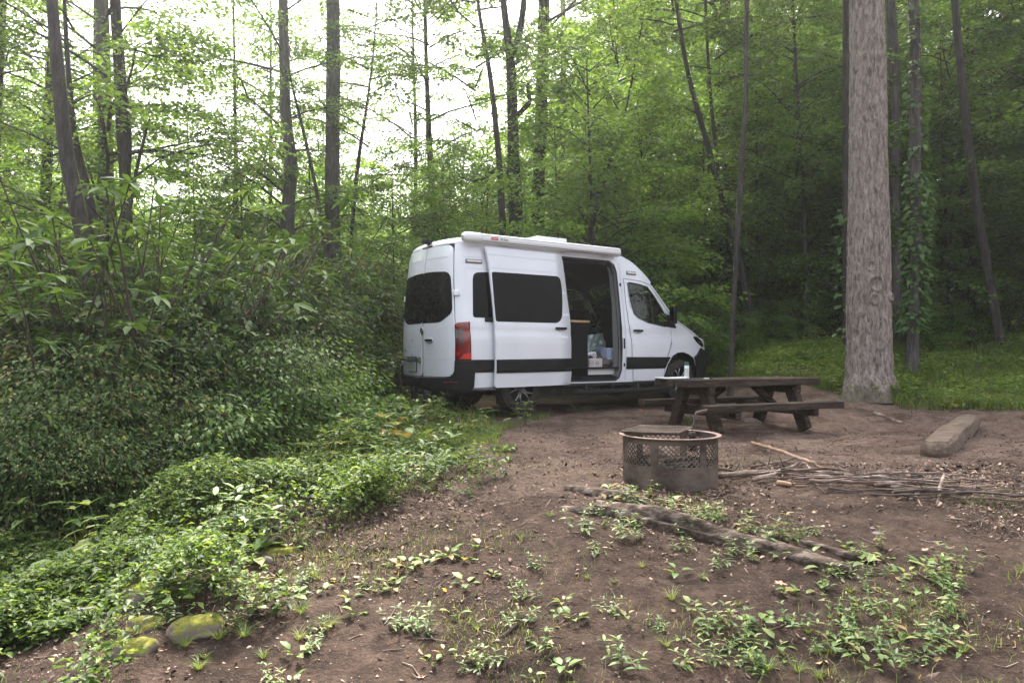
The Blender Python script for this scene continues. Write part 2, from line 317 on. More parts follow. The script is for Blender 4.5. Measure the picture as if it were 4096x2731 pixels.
# ================================================================ VAN
def build_van():
    BC=[(0,0),(.01,.35),(.035,.65),(.07,.80),(.13,.905),(.24,.97),(.42,.995),(.7,1.0),(2.5,1.0),(4.7,1.0),(5.1,.99),(5.35,.965),(5.55,.915),(5.72,.82),(5.84,.66),(5.90,.42),(5.93,0)]
    P=[np.array(p,float) for p in BC]; Q=[np.array([BC[1][0],-BC[1][1]])]+P+[np.array([BC[-2][0],-BC[-2][1]])]; out=[]
    for i in range(1,len(Q)-2):
        p0,p1,p2,p3=Q[i-1:i+3]; d1=np.linalg.norm(p2-p1);d0=np.linalg.norm(p1-p0);d2=np.linalg.norm(p3-p2)
        m1=((p1-p0)/d0*d1+(p2-p1)/d1*d0)/(d0+d1)*d1; m2=((p2-p1)/d1*d2+(p3-p2)/d2*d1)/(d1+d2)*d1
        for k in range(12):
            t=k/12; out.append((2*t**3-3*t*t+1)*p1+(t**3-2*t*t+t)*m1+(-2*t**3+3*t*t)*p2+(t**3-t*t)*m2)
    out.append(P[-1]); CC=np.array(out); SS=np.concatenate([[0],np.cumsum(np.linalg.norm(np.diff(CC,axis=0),axis=1))])
    WZ=np.array([(.2,.955),(.42,.965),(.6,.985),(.85,1.0),(1.08,1.006),(1.2,1.0),(1.24,.990),(1.35,.99),(1.7,.945),(2.1,.895),(2.4,.855),(2.55,.825),(2.65,.79),(2.75,.72)])
    LN=np.array([(.3,.0),(1.4,.0),(2.0,.02),(2.4,.05),(2.6,.09),(2.75,.2)]); LF=np.array([(.3,0),(.9,0),(1.2,.10),(1.3,.25)])
    def W(s,z,off=0.):
        sg=1 if s>=0 else -1; s=abs(s); e=.02
        x=np.interp(s,SS,CC[:,0]); y=np.interp(s,SS,CC[:,1])
        x2=np.interp(s+e,SS,CC[:,0])-np.interp(s-e,SS,CC[:,0]); y2=np.interp(s+e,SS,CC[:,1])-np.interp(s-e,SS,CC[:,1])
        if s<e: x2,y2=0,1
        if s>SS[-1]-e: x2,y2=0,-1
        l=math.hypot(x2,y2); nx_,ny_=-y2/l,x2/l; w=np.interp(z,WZ[:,0],WZ[:,1])
        ln=np.interp(z,LN[:,0],LN[:,1])*min(max(1-x/.7,0),1)-np.interp(z,LF[:,0],LF[:,1])*min(max((s-6.1)/.8,0),1)
        return Vector((x+ln+nx_*off, -sg*(y*w+ny_*off), z))
    def chaik(P_):
        o=[]; n_=len(P_)
        for i in range(n_):
            p=np.array(P_[i]);a=np.array(P_[i-1]);b=np.array(P_[(i+1)%n_]); la,lb=np.linalg.norm(a-p),np.linalg.norm(b-p); u=(a-p)/la;v=(b-p)/lb
            if u.dot(v)<-.995 or min(la,lb)<.02: o.append(tuple(p)); continue
            d=min(.045,la*.4,lb*.4); s_,e_=p+u*d,p+v*d
            for t in (0,.33,.67,1): o.append(tuple((1-t)**2*s_+2*t*(1-t)*p+t*t*e_))
        return o
    def patch(name,outl,mt,parent,off=0.,holes=(),thick=0.,step=.06,smooth=True,mir=False):
        if name in('window','front_door','sliding_door','quarter_window','headlight','mirror_base','rear_door'): outl=chaik(outl)
        holes=[chaik(h_) for h_ in holes]
        if mir: outl=[(-a,b) for a,b in outl][::-1]; holes=[[(-a,b) for a,b in h][::-1] for h in holes]
        loops=[[Vector((a,b,0)) for a,b in outl]]+[[Vector((a,b,0)) for a,b in h] for h in holes]
        flat=[v for l in loops for v in l]; bm=bmesh.new(); vs=[bm.verts.new(v) for v in flat]
        for t in geometry.tessellate_polygon(loops):
            try: bm.faces.new([vs[i] for i in t])
            except ValueError: pass
        s0,s1=min(v.x for v in flat),max(v.x for v in flat); z0,z1=min(v.y for v in flat),max(v.y for v in flat)
        cs=[s0+k*step for k in range(1,int((s1-s0)/step)+1)]
        # long straight flank needs few cuts
        cs=[c for c in cs if not(1.7<abs(c)<4.9) or int(round(c/step))%5==0]
        for c in cs: bmesh.ops.bisect_plane(bm,geom=bm.verts[:]+bm.edges[:]+bm.faces[:],plane_co=(c,0,0),plane_no=(1,0,0))
        k=1
        while z0+k*step<z1:
            bmesh.ops.bisect_plane(bm,geom=bm.verts[:]+bm.edges[:]+bm.faces[:],plane_co=(0,z0+k*step,0),plane_no=(0,1,0)); k+=1
        bmesh.ops.remove_doubles(bm,verts=bm.verts[:],dist=1e-5)
        for v in bm.verts: v.co=W(v.co.x,v.co.y,off)
        bmesh.ops.recalc_face_normals(bm,faces=bm.faces[:])
        # make normals point outward
        f=max(bm.faces,key=lambda q:q.calc_area()); c=f.calc_center_median()
        ctr=Vector((min(max(c.x,1.2),4.8),0,c.z))
        if f.normal.dot(c-ctr)<0: bmesh.ops.reverse_faces(bm,faces=bm.faces[:])
        me=bpy.data.meshes.new(name); bm.to_mesh(me); bm.free(); me.materials.append(mt)
        if smooth: me.polygons.foreach_set('use_smooth',[True]*len(me.polygons))
        o=link(name,me,parent)
        if thick: 
            md=o.modifiers.new('s','SOLIDIFY'); md.thickness=thick; md.offset=-1
            if smooth: md.use_quality_normals=True; me.set_sharp_from_angle(angle=R(40))
        return o
    def seam(name,pts,mt,parent,off=.0015,w=.007,closed=False,h=.0):
        pts=list(pts); mb=MB(); fine=[]
        if closed: pts=pts+[pts[0]]
        for (a,b),(c,d) in zip(pts[:-1],pts[1:]):
            n=max(1,int(max(abs(c-a),abs(d-b))/.06))
            for k in range(n): fine.append((a+(c-a)*k/n,b+(d-b)*k/n))
        fine.append(pts[-1]); V=[];F=[]
        for i,(a,b) in enumerate(fine):
            p=fine[max(i-1,0)];q=fine[min(i+1,len(fine)-1)]
            if closed and i in(0,len(fine)-1): p=fine[-2];q=fine[1]
            dx,dz=q[0]-p[0],q[1]-p[1]; l=math.hypot(dx,dz)+1e-9; nx_,nz_=-dz/l*w/2,dx/l*w/2
            V+=[W(a+nx_,b+nz_,off),W(a-nx_,b-nz_,off)]
            if i: j=2*i; F.append((j-2,j-1,j+1,j))
        mb.add(V,F); return mb.obj(name,mt,parent,True)
    def fr(s,z,off=0.):
        p=W(s,z,off); t=(W(s+.01,z)-W(s-.01,z)).normalized(); u=(W(s,z+.01)-W(s,z-.01)).normalized(); n=t.cross(u).normalized()
        if n.dot(W(s,z,.1)-W(s,z))<0: n=-n
        return p,Matrix((t,n,u)).transposed()     # columns: along, out, up
    van=thing('camper_van','white high roof camper van parked with its side sliding door open','van',(-1.418,11.693,0),R(34.8))
    wh=M_['white']
    side=[(.878,.40),(1.55,.40),(1.60,.45),(1.66,.62),(1.78,.77),(1.95,.84),(2.21,.84),(2.38,.77),(2.50,.62),(2.55,.42),(4.46,.42),(5.22,.42),(5.24,.513),(5.314,.71),(5.437,.872),(5.57,.93),(5.731,.94),(5.88,.90),(6.02,.833),(6.11,.66),(6.15,.45),(6.17,.28),(7.444,.28),(7.444,1.16),(6.60,1.18),(6.25,1.20),(6.12,1.262),(5.836,1.397),(5.60,1.515),(5.51,1.62),(5.375,1.744),(5.172,1.973),(4.972,2.181),(4.85,2.30),(4.729,2.402),(4.578,2.50),(4.405,2.578),(4.238,2.615),(3.9,2.63),(2.4,2.63),(1.2,2.62),(1.0,2.61),(.878,2.60)]
    opening=[(2.86,.47),(4.05,.46),(4.12,.50),(4.165,.62),(4.171,1.77),(4.165,2.33),(4.13,2.46),(4.03,2.52),(2.86,2.52)]
    fw=[(4.405,2.151),(4.456,2.171),(4.694,2.148),(4.887,2.113),(5.042,1.949),(5.205,1.738),(5.30,1.58),(5.33,1.50),(5.30,1.42),(5.248,1.404),(4.827,1.466),(4.593,1.549),(4.504,1.608),(4.44,1.852)]
    body=patch('body',side,wh,van,0,[opening,fw]); tag(body)
    patch('side_panel',side,wh,van,0,[fw],mir=True)
    # rear wall behind the doors
    patch('rear_frame',[(-.885,.40),(.885,.40),(.885,2.60),(-.885,2.60)],M_['seam'],van,-.012)
    # roof, windscreen, bonnet: cross strips between the two flank outlines
    def strip(name,pts,mt,parent,hc,pw=2.6,n=24,first=None,off=0):
        V=[];F=[]; rows=[]
        for i,(s,z) in enumerate(pts):
            a=W(s,z,off); q0=W(*pts[max(i-1,0)]); q1=W(*pts[min(i+1,len(pts)-1)]); t=Vector((q1.x-q0.x,0,q1.z-q0.z)).normalized(); nrm=Vector((-t.z,0,t.x))
            if nrm.z<0 and abs(nrm.z)>.2: nrm=-nrm
            h=hc[i] if hasattr(hc,'__len__') else hc; row=[]
            for k in range(n+1):
                u=math.sin((k/n*2-1)*PI/2); bl=(1-abs(u)**pw)**(1/pw)
                row.append(Vector((a.x,a.y*-u if False else -abs(a.y)*u*-1,a.z))+nrm*h*bl)
            rows.append(row)
        if first:
            full=rows[0]; new=[]
            r0=[first(k/n*2-1,full[k]) for k in range(n+1)]
            for j in range(7):
                t=j/7; e1=1-(1-t)**1.0; ez=math.sin(t*PI/2); ex=1-math.cos(t*PI/2)
                new.append([Vector((r0[k].x+(full[k].x-r0[k].x)*ex,r0[k].y+(full[k].y-r0[k].y)*ex,r0[k].z+(full[k].z-r0[k].z)*ez)) for k in range(n+1)])
            rows=new+rows
        for r in rows: V+=r
        m=n+1
        for i in range(len(rows)-1):
            for k in range(n): F.append((i*m+k,i*m+k+1,(i+1)*m+k+1,(i+1)*m+k))
        mb=MB(); mb.add(V,F); return mb.obj(name,mt,parent,True)
    rp=[(1.15,2.62),(1.5,2.63),(2.4,2.63),(3.4,2.63),(3.9,2.63),(4.238,2.615),(4.405,2.578),(4.578,2.50),(4.70,2.42)]
    def f0(u,full):
        yy=full.y; s=np.interp(abs(yy),CC[:60,1]*.81,SS[:60]); p=W(float(s),2.585); return Vector((p.x,yy,2.59 if abs(u)>.97 else 2.60))
    strip('roof',rp,wh,van,[.12,.13,.13,.13,.13,.13,.13,.14,.14],first=f0)
    strip('roof_front',[(4.70,2.42),(4.85,2.30),(4.972,2.181)],wh,van,[.14,.15,.15])
    strip('windscreen',[(4.972,2.181),(5.172,1.973),(5.375,1.744),(5.51,1.62),(5.60,1.515)],M_['glass'],van,[.15,.17,.19,.21,.24],2.2)
    strip('bonnet',[(5.60,1.515),(5.836,1.397),(6.0,1.32),(6.12,1.262),(6.25,1.20),(6.45,1.19)],wh,van,[.06,.07,.08,.08,.06,.02],2.2)
    # inner shell
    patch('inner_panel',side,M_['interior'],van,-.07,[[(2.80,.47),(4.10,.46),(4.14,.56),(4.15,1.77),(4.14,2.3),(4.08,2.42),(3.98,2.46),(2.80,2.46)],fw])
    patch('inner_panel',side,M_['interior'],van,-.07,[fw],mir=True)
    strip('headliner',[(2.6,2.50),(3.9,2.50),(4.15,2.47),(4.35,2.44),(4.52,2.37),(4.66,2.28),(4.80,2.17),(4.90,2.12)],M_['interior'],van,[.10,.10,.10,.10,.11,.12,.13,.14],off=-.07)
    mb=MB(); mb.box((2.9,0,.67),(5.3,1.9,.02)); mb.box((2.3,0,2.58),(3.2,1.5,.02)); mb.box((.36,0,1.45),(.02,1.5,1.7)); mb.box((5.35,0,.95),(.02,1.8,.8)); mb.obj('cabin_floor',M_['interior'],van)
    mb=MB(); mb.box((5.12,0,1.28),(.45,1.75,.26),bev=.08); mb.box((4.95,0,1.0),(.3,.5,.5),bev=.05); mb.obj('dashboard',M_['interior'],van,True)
    # steering wheel on the left
    mb=MB(); Mx=rot(R(-62),'Y'); pts=[Vector((4.20,.42,1.45))+Mx@Vector((.19*math.cos(a),.19*math.sin(a),0)) for a in np.linspace(0,2*PI,25)]
    mb.tube(pts,.016,8); mb.box((4.22,.42,1.45),(.06,.14,.10),bev=.02); mb.box((4.22,.42,1.45),(.02,.36,.03)); mb.tube([(4.22,.42,1.45),(4.9,.42,1.15)],.035,8); mb.obj('steering_wheel',M_['grey_pl'],van,True)
    for yy in(-.43,.43):
        mb=MB(); mb.box((3.88,yy,1.08),(.5,.5,.16),bev=.05); mb.box((3.64,yy,1.40),(.14,.48,.70),M=rot(R(-8),'Y'),bev=.06); mb.box((3.57,yy,1.84),(.10,.27,.20),M=rot(R(-6),'Y'),bev=.05); mb.box((3.85,yy,.84),(.4,.4,.34)); mb.box((3.58,yy,1.74),(.03,.12,.1)); mb.obj('seat',M_['interior_black'],van,True)
    # galley cabinet just inside the opening
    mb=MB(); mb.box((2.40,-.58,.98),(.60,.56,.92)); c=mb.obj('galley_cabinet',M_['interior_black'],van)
    mb=MB(); mb.box((2.40,-.59,1.458),(.64,.60,.035),bev=.004); mb.obj('worktop',M_['oak'],c)
    mb=MB(); mb.box((2.40,-.80,.49),(.60,.12,.05)); mb.obj('plinth',M_['interior_black'],c)
    # door step
    mb=MB(); mb.box((3.40,-.80,.605),(1.36,.10,.11),bev=.01)
    for q in(2.84,3.12,3.42,3.72): mb.box((q,-.853,.635),(.17,.006,.012))
    mb.box((3.4,-.853,.575),(1.3,.008,.014))
    mb.obj('door_step',M_['white_pl'],van); mb=MB(); mb.box((3.2,-.86,.50),(1.4,.16,.05)); mb.obj('sill_tread',M_['black_pl'],van)
    # jamb and seals round the opening
    jm=[(4.10,.455),(4.16,.50),(4.20,.62),(4.205,1.77),(4.20,2.35),(4.16,2.49),(4.05,2.545)]
    seam('door_seal',[(2.86,.463)]+opening[1:],M_['rubber'],van,.004,.035)
    mb=MB(); V=[];F=[]
    for i,(s,z) in enumerate(opening[1:8]): V+=[W(s,z,.0),W(s-.03,z,-.16)]; F+=[(2*i-2,2*i-1,2*i+1,2*i)] if i else []
    mb.add(V,F); mb.obj('door_frame',M_['trim_grey'],van,True)
    patch('pillar_striker',[(4.205,1.00),(4.245,1.00),(4.245,1.18),(4.205,1.18)],M_['seam'],van,.003,thick=.004)
    for z in(2.12,.72): 
        p,Mf=fr(4.235,z,.0); mb=MB(); mb.box(p,(.035,.02,.06),Mf,bev=.008); mb.obj('pillar_bracket',M_['seam'],van,True)
    seam('pillar_edge',[(4.262,.46),(4.258,1.2),(4.25,1.9),(4.25,2.5)],M_['jamb_crease_shade'],van,.005,.03)
    # rear doors, windows, seam, painted swage shade
    half=[(.005,.562),(.684,.566),(.80,.578),(.855,.63),(.870,.72),(.868,.97),(.868,1.383),(.862,1.82),(.866,2.317),(.864,2.47),(.845,2.535),(.79,2.572),(.70,2.583),(.45,2.588),(.005,2.592)]
    rw=[(-.004,2.195),(.334,2.19),(.707,2.166),(.785,2.135),(.822,2.068),(.838,1.822),(.838,1.578),(.807,1.518),(.683,1.449),(.554,1.398),(.40,1.392),(-.004,1.393)]
    for mir,nm in((False,'rear_door'),(True,'rear_door')):
        d=patch(nm,half,wh,van,.012,thick=.02,mir=mir)
        patch('window',rw,M_['darkglass'],d,.0165 if mir else .0155,mir=mir)
        sg=-1 if mir else 1
        seam('swage_shade',[(sg*.02,2.405),(sg*.5,2.40),(sg*.76,2.392)],M_['jamb_crease_shade'],d,.016,.010)  # crease shade put in as a thin flat strip of darker colour
        seam('swage_shade',[(sg*.02,.83),(sg*.84,.82)],M_['jamb_crease_shade'],d,.0135,.006)
        for z in(1.83,.765):
            p,Mf=fr(sg*.905,z,.02); mb=MB(); mb.box(p,(.085,.03,.085),Mf,bev=.008); p2,_=fr(sg*.955,z,.014); mb.box(p2,(.022,.03,.07),Mf,bev=.006); 
            for dz in(-.018,.018): p3,_=fr(sg*.885,z+dz,.036); mb.box(p3,(.012,.004,.012),Mf,1)
            mb.obj('hinge',[M_['white_pl'],M_['seam']],d,True)
        if not mir:
            p,Mf=fr(.245,1.12,.012); mb=MB(); mb.lathe([(.0,.004),(.05,.004),(.062,-.004)],24,M=Mf@rot(R(-90),'X')@Matrix.Diagonal((1.9,.85,1)),c=p+Mf@Vector((0,.006,0))); 
            cup=mb.obj('handle_cup',M_['jamb_crease_shade'],d,True)
            mb=MB(); mb.box(p+Mf@Vector((0,.028,.006)),(.20,.022,.034),Mf,bev=.01); mb.obj('handle',M_['black_pl'],d,True)
        else:
            # number plate and its light housing
            p,Mf=fr(-.335,.705,.022); mb=MB(); mb.box(p,(.34,.012,.175),Mf,bev=.004); fr_=mb.obj('plate_frame',M_['seam'],d)
            mb=MB(); mb.box(p+Mf@Vector((0,.009,0)),(.315,.006,.158),Mf,bev=.002); pl=mb.obj('number_plate',M_['plate'],d)
            txt('plate_number','03336',p+Mf@Vector((-.01,.0135,-.03)),Mf,.088,M_['plate_ink'],d,True,.78)
            txt('plate_suffix','S',p+Mf@Vector((.128,.0135,.008)),Mf,.035,M_['plate_ink'],d,True,1); txt('plate_suffix','P',p+Mf@Vector((.128,.0135,-.03)),Mf,.035,M_['plate_ink'],d,True,1)
            mb=MB(); mb.box(p+Mf@Vector((0,.0135,.055)),(.10,.001,.012),Mf); mb.box(p+Mf@Vector((0,.0135,-.05)),(.15,.001,.004),Mf); mb.box(p+Mf@Vector((0,.0135,-.065)),(.04,.001,.008),Mf); mb.obj('plate_print',M_['plate_ink'],d)
            patch('plate_light_housing',[(.78,.805),(.74,.845),(.66,.872),(.15,.872),(.07,.85),(.03,.79),(.045,.765),(.09,.80),(.75,.80)],M_['grey_pl'],d,.05,thick=.045,mir=True)
    # round star emblem
    p,Mf=fr(0.0,1.27,.016); A=Mf@rot(R(-90),'X'); mb=MB()
    mb.tube([p+A@Vector((.056*math.cos(a),.056*math.sin(a),.004)) for a in np.linspace(0,2*PI,33)],.006,8,0); em=mb.obj('emblem',M_['chrome'],van,True)
    mb=MB(); mb.lathe([(0,.003),(.052,.003)],28,M=A,c=p); mb.obj('emblem_field',M_['seam'],em)
    mb=MB()
    for k in range(3):
        a=PI/2+k*2*PI/3; d=Vector((math.cos(a),math.sin(a),0)); n_=Vector((-d.y,d.x,0)); V=[p+A@(n_*.009+Vector((0,0,.004))),p+A@(d*.052+Vector((0,0,.004))),p+A@(-n_*.009+Vector((0,0,.004))),p+A@Vector((0,0,.012))]; mb.add(V,[(0,1,3),(1,2,3)])
    mb.obj('emblem_star',M_['chrome'],em)
    # tail lights
    tl=[(.873,1.355),(.922,1.385),(1.095,1.396),(1.099,1.216),(1.113,.825),(.873,.825)]
    for mir in(False,True):
        t=patch('tail_light',tl,M_['red_lens'],van,.018,thick=.03,mir=mir)
        patch('lens_segment',[(.885,1.15),(.925,1.15),(.925,1.27),(.885,1.29)],M_['cream'] if False else M_['grey_pl'],t,.021,mir=mir)
        patch('lens_segment',[(.885,1.03),(.925,1.05),(.93,1.14),(.885,1.14)],M_['dark_lens'],t,.021,mir=mir)
        patch('lens_segment',[(.94,1.05),(.99,1.0),(.995,1.30),(.94,1.30)],M_['dark_lens'],t,.021,mir=mir)
        patch('lens_segment',[(.90,.838),(.955,.845),(1.0,.915),(1.105,.925),(1.108,.835)],M_['red_bright'],t,.021,mir=mir)
        patch('lens_segment',[(.905,.90),(.945,.925),(.925,.945),(.90,.92)],M_['red_bright'],t,.0215,mir=mir)
    # flank trim
    for mir in(False,True):
        patch('rub_strip',[(1.135,.632),(1.66,.632),(1.78,.78),(1.84,.825),(.88,.825),(.88,.63)],M_['black_pl'],van,.012,thick=.014,mir=mir)
        patch('rub_strip',[(4.276,.645),(5.245,.645),(5.30,.74),(5.38,.85),(4.276,.855)],M_['black_pl'],van,.014,thick=.016,mir=mir)
        if mir: patch('rub_strip',[(2.42,.645),(4.27,.645),(4.27,.85),(2.32,.85)],M_['black_pl'],van,.014,thick=.016,mir=mir)
        patch('quarter_window',[(1.155,1.463),(2.62,1.463),(2.62,2.175),(1.40,2.169),(1.254,2.153),(1.205,2.125),(1.185,2.06)],M_['darkglass'],van,.004,mir=mir)
        seam('swage_shade',[(1.04,2.387),(2.85,2.395)],M_['jamb_crease_shade'],van,.002,.010) if not mir else None  # flank creases: their shade drawn as greyer strips
        seam('swage_shade',[(1.05,2.212),(2.85,2.225)],M_['jamb_crease_shade'],van,.002,.008) if not mir else None
        for s_,z_ in((1.215,2.325),(4.52,2.345)):
            p,Mf=fr((-1 if mir else 1)*s_,z_,.008); mb=MB(); mb.box(p,(.28 if s_<2 else .225,.018,.062),Mf,bev=.005); st=mb.obj('strobe_light',M_['grey_pl'],van,True)
            mb=MB(); mb.box(p+Mf@Vector((0,.010,0)),(.25 if s_<2 else .20,.014,.034),Mf,bev=.005); mb.obj('strobe_lens',M_['cream'],st,True)
    patch('door_rail',[(1.36,1.402),(2.80,1.402),(2.80,1.458),(1.36,1.462)],M_['black_pl'],van,.02,thick=.02)
    # sliding door
    sdo=[(1.499,.395),(2.978,.407),(2.983,.62),(2.965,.839),(2.961,1.154),(2.963,1.527),(2.938,1.885),(2.922,2.229),(2.908,2.46),(2.892,2.555),(1.381,2.575),(1.418,2.445),(1.449,2.26),(1.462,2.0),(1.477,1.768),(1.485,1.407),(1.489,1.219),(1.495,.83)]
    sl=patch('sliding_door',sdo,wh,van,.09,thick=.05)
    patch('window',[(1.484,2.172),(2.757,2.176),(2.805,2.155),(2.826,2.114),(2.84,1.96),(2.825,1.72),(2.799,1.52),(2.758,1.451),(2.679,1.408),(1.498,1.405)],M_['darkglass'],sl,.0945)
    patch('rub_strip',[(1.512,.62),(2.975,.627),(2.962,.839),(1.505,.825)],M_['black_pl'],sl,.104,thick=.014)
    seam('swage_shade',[(1.452,2.231),(2.925,2.232)],M_['jamb_crease_shade'],sl,.092,.010); seam('swage_shade',[(1.42,2.442),(2.90,2.430)],M_['jamb_crease_shade'],sl,.092,.012)  # sliding door crease shade, by strip colour alone
    def handle(s,z,off,parent):
        p,Mf=fr(s,z,off); mb=MB(); mb.lathe([(.0,.003),(.048,.003),(.06,-.004)],24,M=Mf@rot(R(-90),'X')@Matrix.Diagonal((1.95,.85,1)),c=p); mb.obj('handle_cup',M_['jamb_crease_shade'],parent,True)
        mb=MB(); mb.box(p+Mf@Vector((0,.026,.008)),(.225,.022,.036),Mf,bev=.011); mb.obj('handle',M_['black_pl'],parent,True)
    handle(2.746,1.315,.09,sl)
    # front doors
    fd=[(4.321,2.234),(4.728,2.213),(4.944,2.161),(5.10,1.99),(5.30,1.765),(5.44,1.60),(5.49,1.47),(5.402,1.375),(5.402,1.089),(5.306,.863),(5.235,.60),(5.225,.43),(4.463,.43),(4.408,.858),(4.397,1.083),(4.351,1.429),(4.324,1.778)]
    for mir in(False,True):
        d=patch('front_door',fd,wh,van,.005,[fw],thick=.006,mir=mir); sg=-1 if mir else 1
        seam('door_gap',[(sg*a,b) for a,b in fd],M_['seam'],d,.006,.009,True)
        patch('window',fw,M_['glass'],d,-.006,mir=mir)
        seam('window_frame',[(sg*a,b) for a,b in fw],M_['rubber'],d,.007,.022,True)
        seam('window_bar',[(sg*4.93,2.09),(sg*4.965,1.45)],M_['rubber'],d,.0,.04)
        patch('mirror_base',[(5.23,1.408),(5.562,1.377),(5.50,1.47),(5.36,1.64),(5.30,1.60)],M_['black_pl'],d,.012,thick=.014,mir=mir)
        seam('swage_shade',[(sg*4.6,1.22),(sg*5.4,1.215)],M_['jamb_crease_shade'],d,.0065,.005)  # front door crease shade painted as a narrow strip
        if not mir: handle(4.546,1.31,.008,d)
        p,Mf=fr(sg*5.40,1.55,.0); mb=MB(); q=p+Vector((-.03,sg*-.12,.06)); mb.box(q,(.10,.12,.32),rot(R(6*sg)),bev=.035); mb.box(q+Vector((0,sg*.10,-.12)),(.05,.16,.06),bev=.02); m_=mb.obj('mirror',M_['black_pl'],d,True)
        mb=MB(); mb.box(q+Vector((-.052,0,.02)),(.004,.09,.24),rot(R(6*sg)),bev=.001); mb.obj('mirror_glass',M_['darkglass'],d)
        hl=patch('headlight',[(6.00,1.23),(6.12,1.235),(6.30,1.16),(6.42,1.07),(6.35,1.03),(6.22,1.075),(6.107,1.13)],M_['darkglass'],van,.008,thick=.01,mir=mir)
        patch('lamp_cell',[(6.14,1.14),(6.2,1.16),(6.26,1.12),(6.2,1.10)],M_['chrome'],hl,.009,mir=mir)
        seam('bonnet_gap',[(sg*5.60,1.49),(sg*5.836,1.375),(sg*6.05,1.26),(sg*6.15,1.236)],M_['seam'],van,.002,.008)
        seam('wing_gap',[(sg*5.402,1.375),(sg*5.41,1.50)],M_['seam'],van,.002,.006)
        patch('front_bumper',[(6.035,.845),(6.111,.885),(6.25,1.02),(6.33,.985),(6.6,.97),(7.444,.97),(7.444,.28),(6.17,.28),(6.15,.45),(6.11,.66)],M_['black_pl'],van,.03,thick=.035,mir=mir)
    # rear bumper wraps the tail
    bp=[(.0,.40),(.45,.40),(.70,.385),(.9,.375),(1.125,.375),(1.16,.42),(1.16,.64),(1.135,.82),(.885,.82),(.885,.66),(.86,.60),(.80,.555),(.0,.545)]
    for mir in(False,True): 
        b_=patch('rear_bumper',bp,M_['black_pl'],van,.055,thick=.06,mir=mir)
        patch('reflector',[(.70,.475),(.93,.47),(.93,.495),(.70,.50)],M_['red_matt'],b_,.058,thick=.004,mir=mir)
    mb=MB()
    V=[];F=[]; ss=np.linspace(-.84,.84,29)
    for i,s in enumerate(ss): V+=[W(s,.547,.06),W(s,.556,.0)]; F+=[(2*i-2,2*i-1,2*i+1,2*i)] if i else []
    mb.add(V,F); mb.obj('bumper_step',M_['grey_pl'],van,True)
    mb=MB(); mb.box((.16,0,.32),(.12,1.25,.12),bev=.015); mb.box((.02,0,.33),(.22,.075,.075),bev=.006); mb.box((.0,.28,.23),(.10,.10,.15),bev=.02); mb.box((-.02,-.20,.22),(.12,.12,.24),bev=.03); mb.box((-.02,.22,.33),(.10,.10,.09),bev=.02); mb.obj('tow_hitch',M_['rubber'],van,True)
    mb=MB(); mb.tube([(.05,-.36+.0*k,.30-.015*k) for k in range(12)],[.028 if k%2 else .018 for k in range(12)],10); mb.obj('coil_spring',M_['rubber'],van)
    mb=MB(); mb.box((2.9,0,.45),(4.9,1.5,.16)); mb.box((2.9,-.62,.40),(4.4,.14,.10)); mb.box((2.9,.62,.40),(4.4,.14,.10)); mb.tube([(1.26,-.75,.36),(1.26,.75,.36)],.06,10); mb.box((1.26,0,.36),(.28,.32,.28),bev=.08); mb.tube([(4.88,-.75,.42),(4.88,.75,.42)],.05,10); mb.tube([(1.4,.1,.36),(4.5,.1,.42)],.045,8); mb.box((.62,0,.36),(.5,.7,.22),bev=.06); mb.box((.98,-.78,.30),(.03,.26,.36)); mb.box((.98,.78,.30),(.03,.26,.36)); mb.obj('chassis_light_block',M_['rubber'],van)  # running gear, plus a broad box added underneath to block light
    patch('rear_step_trim',[(1.12,.36),(1.57,.36),(1.56,.405),(1.14,.40)],M_['grey_pl'],van,.02,thick=.02)
    # running board and its brackets
    mb=MB(); mb.tube([(2.18,-1.10,.27),(2.21,-1.10,.27),(4.42,-1.10,.27),(4.45,-1.10,.27)],[.03,.045,.045,.03],12); 
    rb=mb.obj('running_board',M_['black_pl'],van,True); mb=MB()
    mb.tube([(2.0,-.93,.385),(4.38,-.93,.385)],.022,8); mb.obj('side_rail',M_['rubber'],rb)
    for x in(2.5,3.1,3.7,4.3): mb=MB(); mb.box((x,-1.02,.34),(.04,.05,.12)); mb.box((x,-.95,.38),(.04,.22,.03)); mb.obj('bracket',M_['rubber'],rb)
    for x in(2.5,3.3,4.1): 
        mb=MB(); mb.box((x,-1.10,.312),(.5,.05,.01),bev=.003); mb.obj('tread_pad',M_['rubber'],rb)
    # wheels
    def wheel(x,y,z,steer=0):
        s=-1 if y<0 else 1; wr=bpy.data.objects.new('wheel',None); COL.objects.link(wr); wr.parent=van; wr.location=(x,y,z); wr.rotation_euler=(0,0,steer); wr.empty_display_size=.2
        Mw=rot(R(-90*s),'X'); mb=MB() # z axis -> outward
        mb.lathe([(.235,-.10),(.235,-.12),(.30,-.125),(.355,-.10),(.368,-.05),(.368,.05),(.355,.10),(.30,.125),(.245,.12),(.235,.105)],56,M=Mw)
        for k in range(56):
            a=2*PI*k/56
            for zz in(-.085,-.03,.03,.085): mb.box(Mw@Vector((.37*math.cos(a),.37*math.sin(a),zz)),(.022,.035,.04) if True else 0,Mw@rot(a))
        mb.obj('tyre',M_['rubber_dirty'],wr,angle=35)
        mb=MB(); mb.lathe([(.232,.105),(.240,.112),(.232,.118),(.222,.10),(.215,-.08),(.05,-.06),(0,-.06)],48,M=Mw); r_=mb.obj('rim',M_['blackmetal'],wr,True)
        mb=MB()
